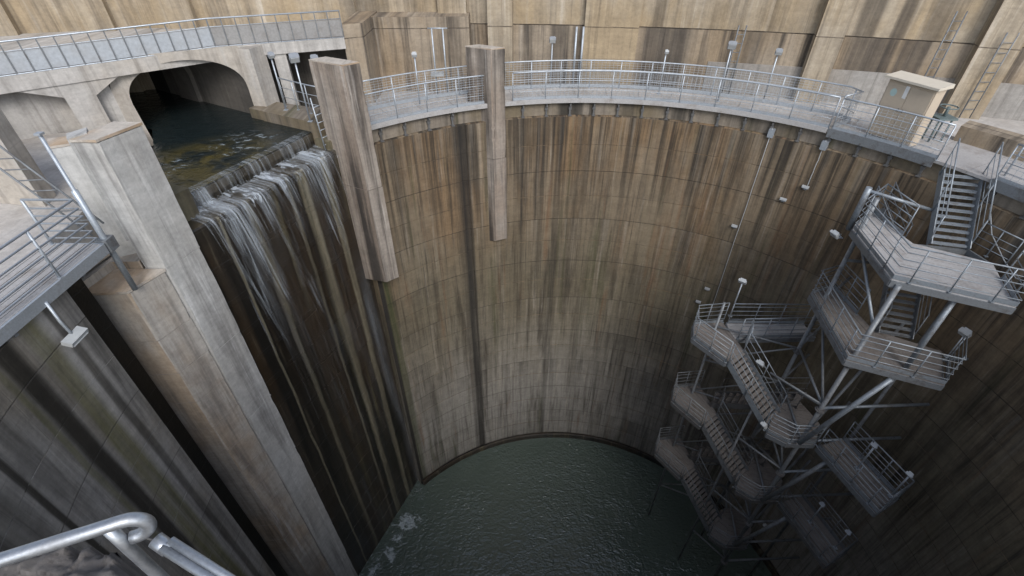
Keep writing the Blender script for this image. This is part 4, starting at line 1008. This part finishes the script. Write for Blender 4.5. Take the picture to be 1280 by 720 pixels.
sheet([(-.25-.02*k, -6-.85*k) for k in range(19)], .5, 3.6, 'sheet5', 'veil', n=30, wob=.03)
for s_, a_ in ((.93, 0), (.96, .10)):
    sheet([(-.25-.03*k-a_, -3.0-.955*k) for k in range(21)], s_-.42, s_+.42, 'sheet4', 'long_stream', n=6, wob=.02, taper=.3)
# splash drops where the long stream lands
mb = MB()
for i in range(90):
    an = rs.random()*6.28; q = abs(rs.gauss(0, .28)); p = Vector((-6.15+q*math.cos(an), 13.95+q*math.sin(an), WZ + abs(rs.gauss(0, .25))*max(.1, 1-q)))
    mb.tube([p, p+Vector((rs.uniform(-.02,.02), 0, rs.uniform(.02,.06)))], rs.uniform(.005,.013), 4)
o = mb.build('splash', M['stream'], wf); o['kind'] = 'stuff'

# ------------------------------------------------------------------ near handrail and the ledge the viewer stands on
hr = thing('near_handrail', 'close galvanised tube handrail with rounded elbow at the lower left corner', 'handrail')
e_ = Vector((.93,.37,0)).normalized(); st_ = Vector((-.845,.511,5.99))
q0 = [Vector((-1.9,.08,5.99)), Vector((-1.046,.431,5.99)), st_ - e_*.05] + [st_ + e_*.034*math.sin(math.pi*k/12) + Vector((0,0,.034*(math.cos(math.pi*k/12)-1))) for k in range(13)] + [st_ - e_*.012 + Vector((0,0,-.068))]
MB().tube(q0, .015, 16).build('top_tube', M['tube'], hr)
MB().tube([Vector((-.872,.499,5.985)), Vector((-.870,.497,5.9)), Vector((-.868,.494,5.4)), Vector((-.868,.494,4.5))], [.0135]*4, 14).build('post', M['tube'], hr)
MB().tube([Vector((-.812,.51,5.905)), Vector((-.779,.495,5.888))], .0175, 14).build('clamp', M['tube'], hr)
MB().tube([Vector((-.79,.495,5.9)), Vector((-.63,.43,5.83)), Vector((-.22,.26,5.66))], .0115, 12).build('chain_tube', M['tube'], hr)
MB().tube([Vector((-.775,.507,5.907)), Vector((-.615,.442,5.837)), Vector((-.22,.28,5.67))], .0095, 12).build('chain_tube', M['tube'], hr)
MB().tube([Vector((-.87,.505,5.935)), Vector((-.85,.515,5.925)), Vector((-.83,.51,5.915)), Vector((-.805,.505,5.91))], .0035, 6).build('wire_tie', M['dark'], hr)
# rough ledge
import mathutils
mb = MB()
poly = [Vector((-2.0,1.2,0)), Vector((-1.78,.92,0)), Vector((-1.5,-.2,0)), Vector((-1.4,-5,0)), Vector((-7,-5,0)), Vector((-6.4,-1.2,0)), Vector((-2.5,1.16,0))]
nU, nV = 150, 120
for i in range(nU+1):
    for j in range(nV+1):
        x_ = -3.4 + 1.75*i/nU; y_ = -.2 + 1.4*j/nV
        p_ = Vector((x_*3.2, y_*3.2, 3)); nz = mathutils.noise.fractal(p_, .7, 2.1, 7); rg = abs(mathutils.noise.noise(p_*2.3))
        cell = mathutils.noise.cell(Vector((x_*5+nz*.6, y_*7, 1)))
        edge = max(0, min(1, (1.17 - y_ + .12*mathutils.noise.fractal(Vector((x_*5,1,0)), .8, 2, 4))/.06)) * max(0, min(1, ((-1.72 - .45*max(0, y_-.6)) - x_ + .12*mathutils.noise.fractal(Vector((y_*6,4,0)), .8, 2, 4))/.05))
        mb.v.append(Vector((x_, y_, 4.46 + .05*nz - .06*rg + .035*cell - (1-edge)*1.1)))
for i in range(nU):
    for j in range(nV):
        a_ = i*(nV+1)+j; mb.face((a_, a_+nV+1, a_+nV+2, a_+1), None, True)
M['rock'] = concrete('rough_broken_concrete', (.12,.11,.105), (.095,.085,.08), (.03,.028,.026), (.3,.29,.28), streak=.6, fine=.5, white=.3, lift=0, board=False, seed=71)
lg = thing('rough_ledge', 'rough broken concrete ledge under the near handrail', 'ledge')
mb.build('broken_top', M['rock'], lg)
mb = MB(); mb.prism([Vector((-1.9,.9,0)), Vector((-1.75,.2,0)), Vector((-1.5,-5,0)), Vector((-8,-5,0)), Vector((-7.2,-1.2,0)), Vector((-3.3,.7,0))], 2.6, 4.3); mb.build('core', M['rock'], lg)
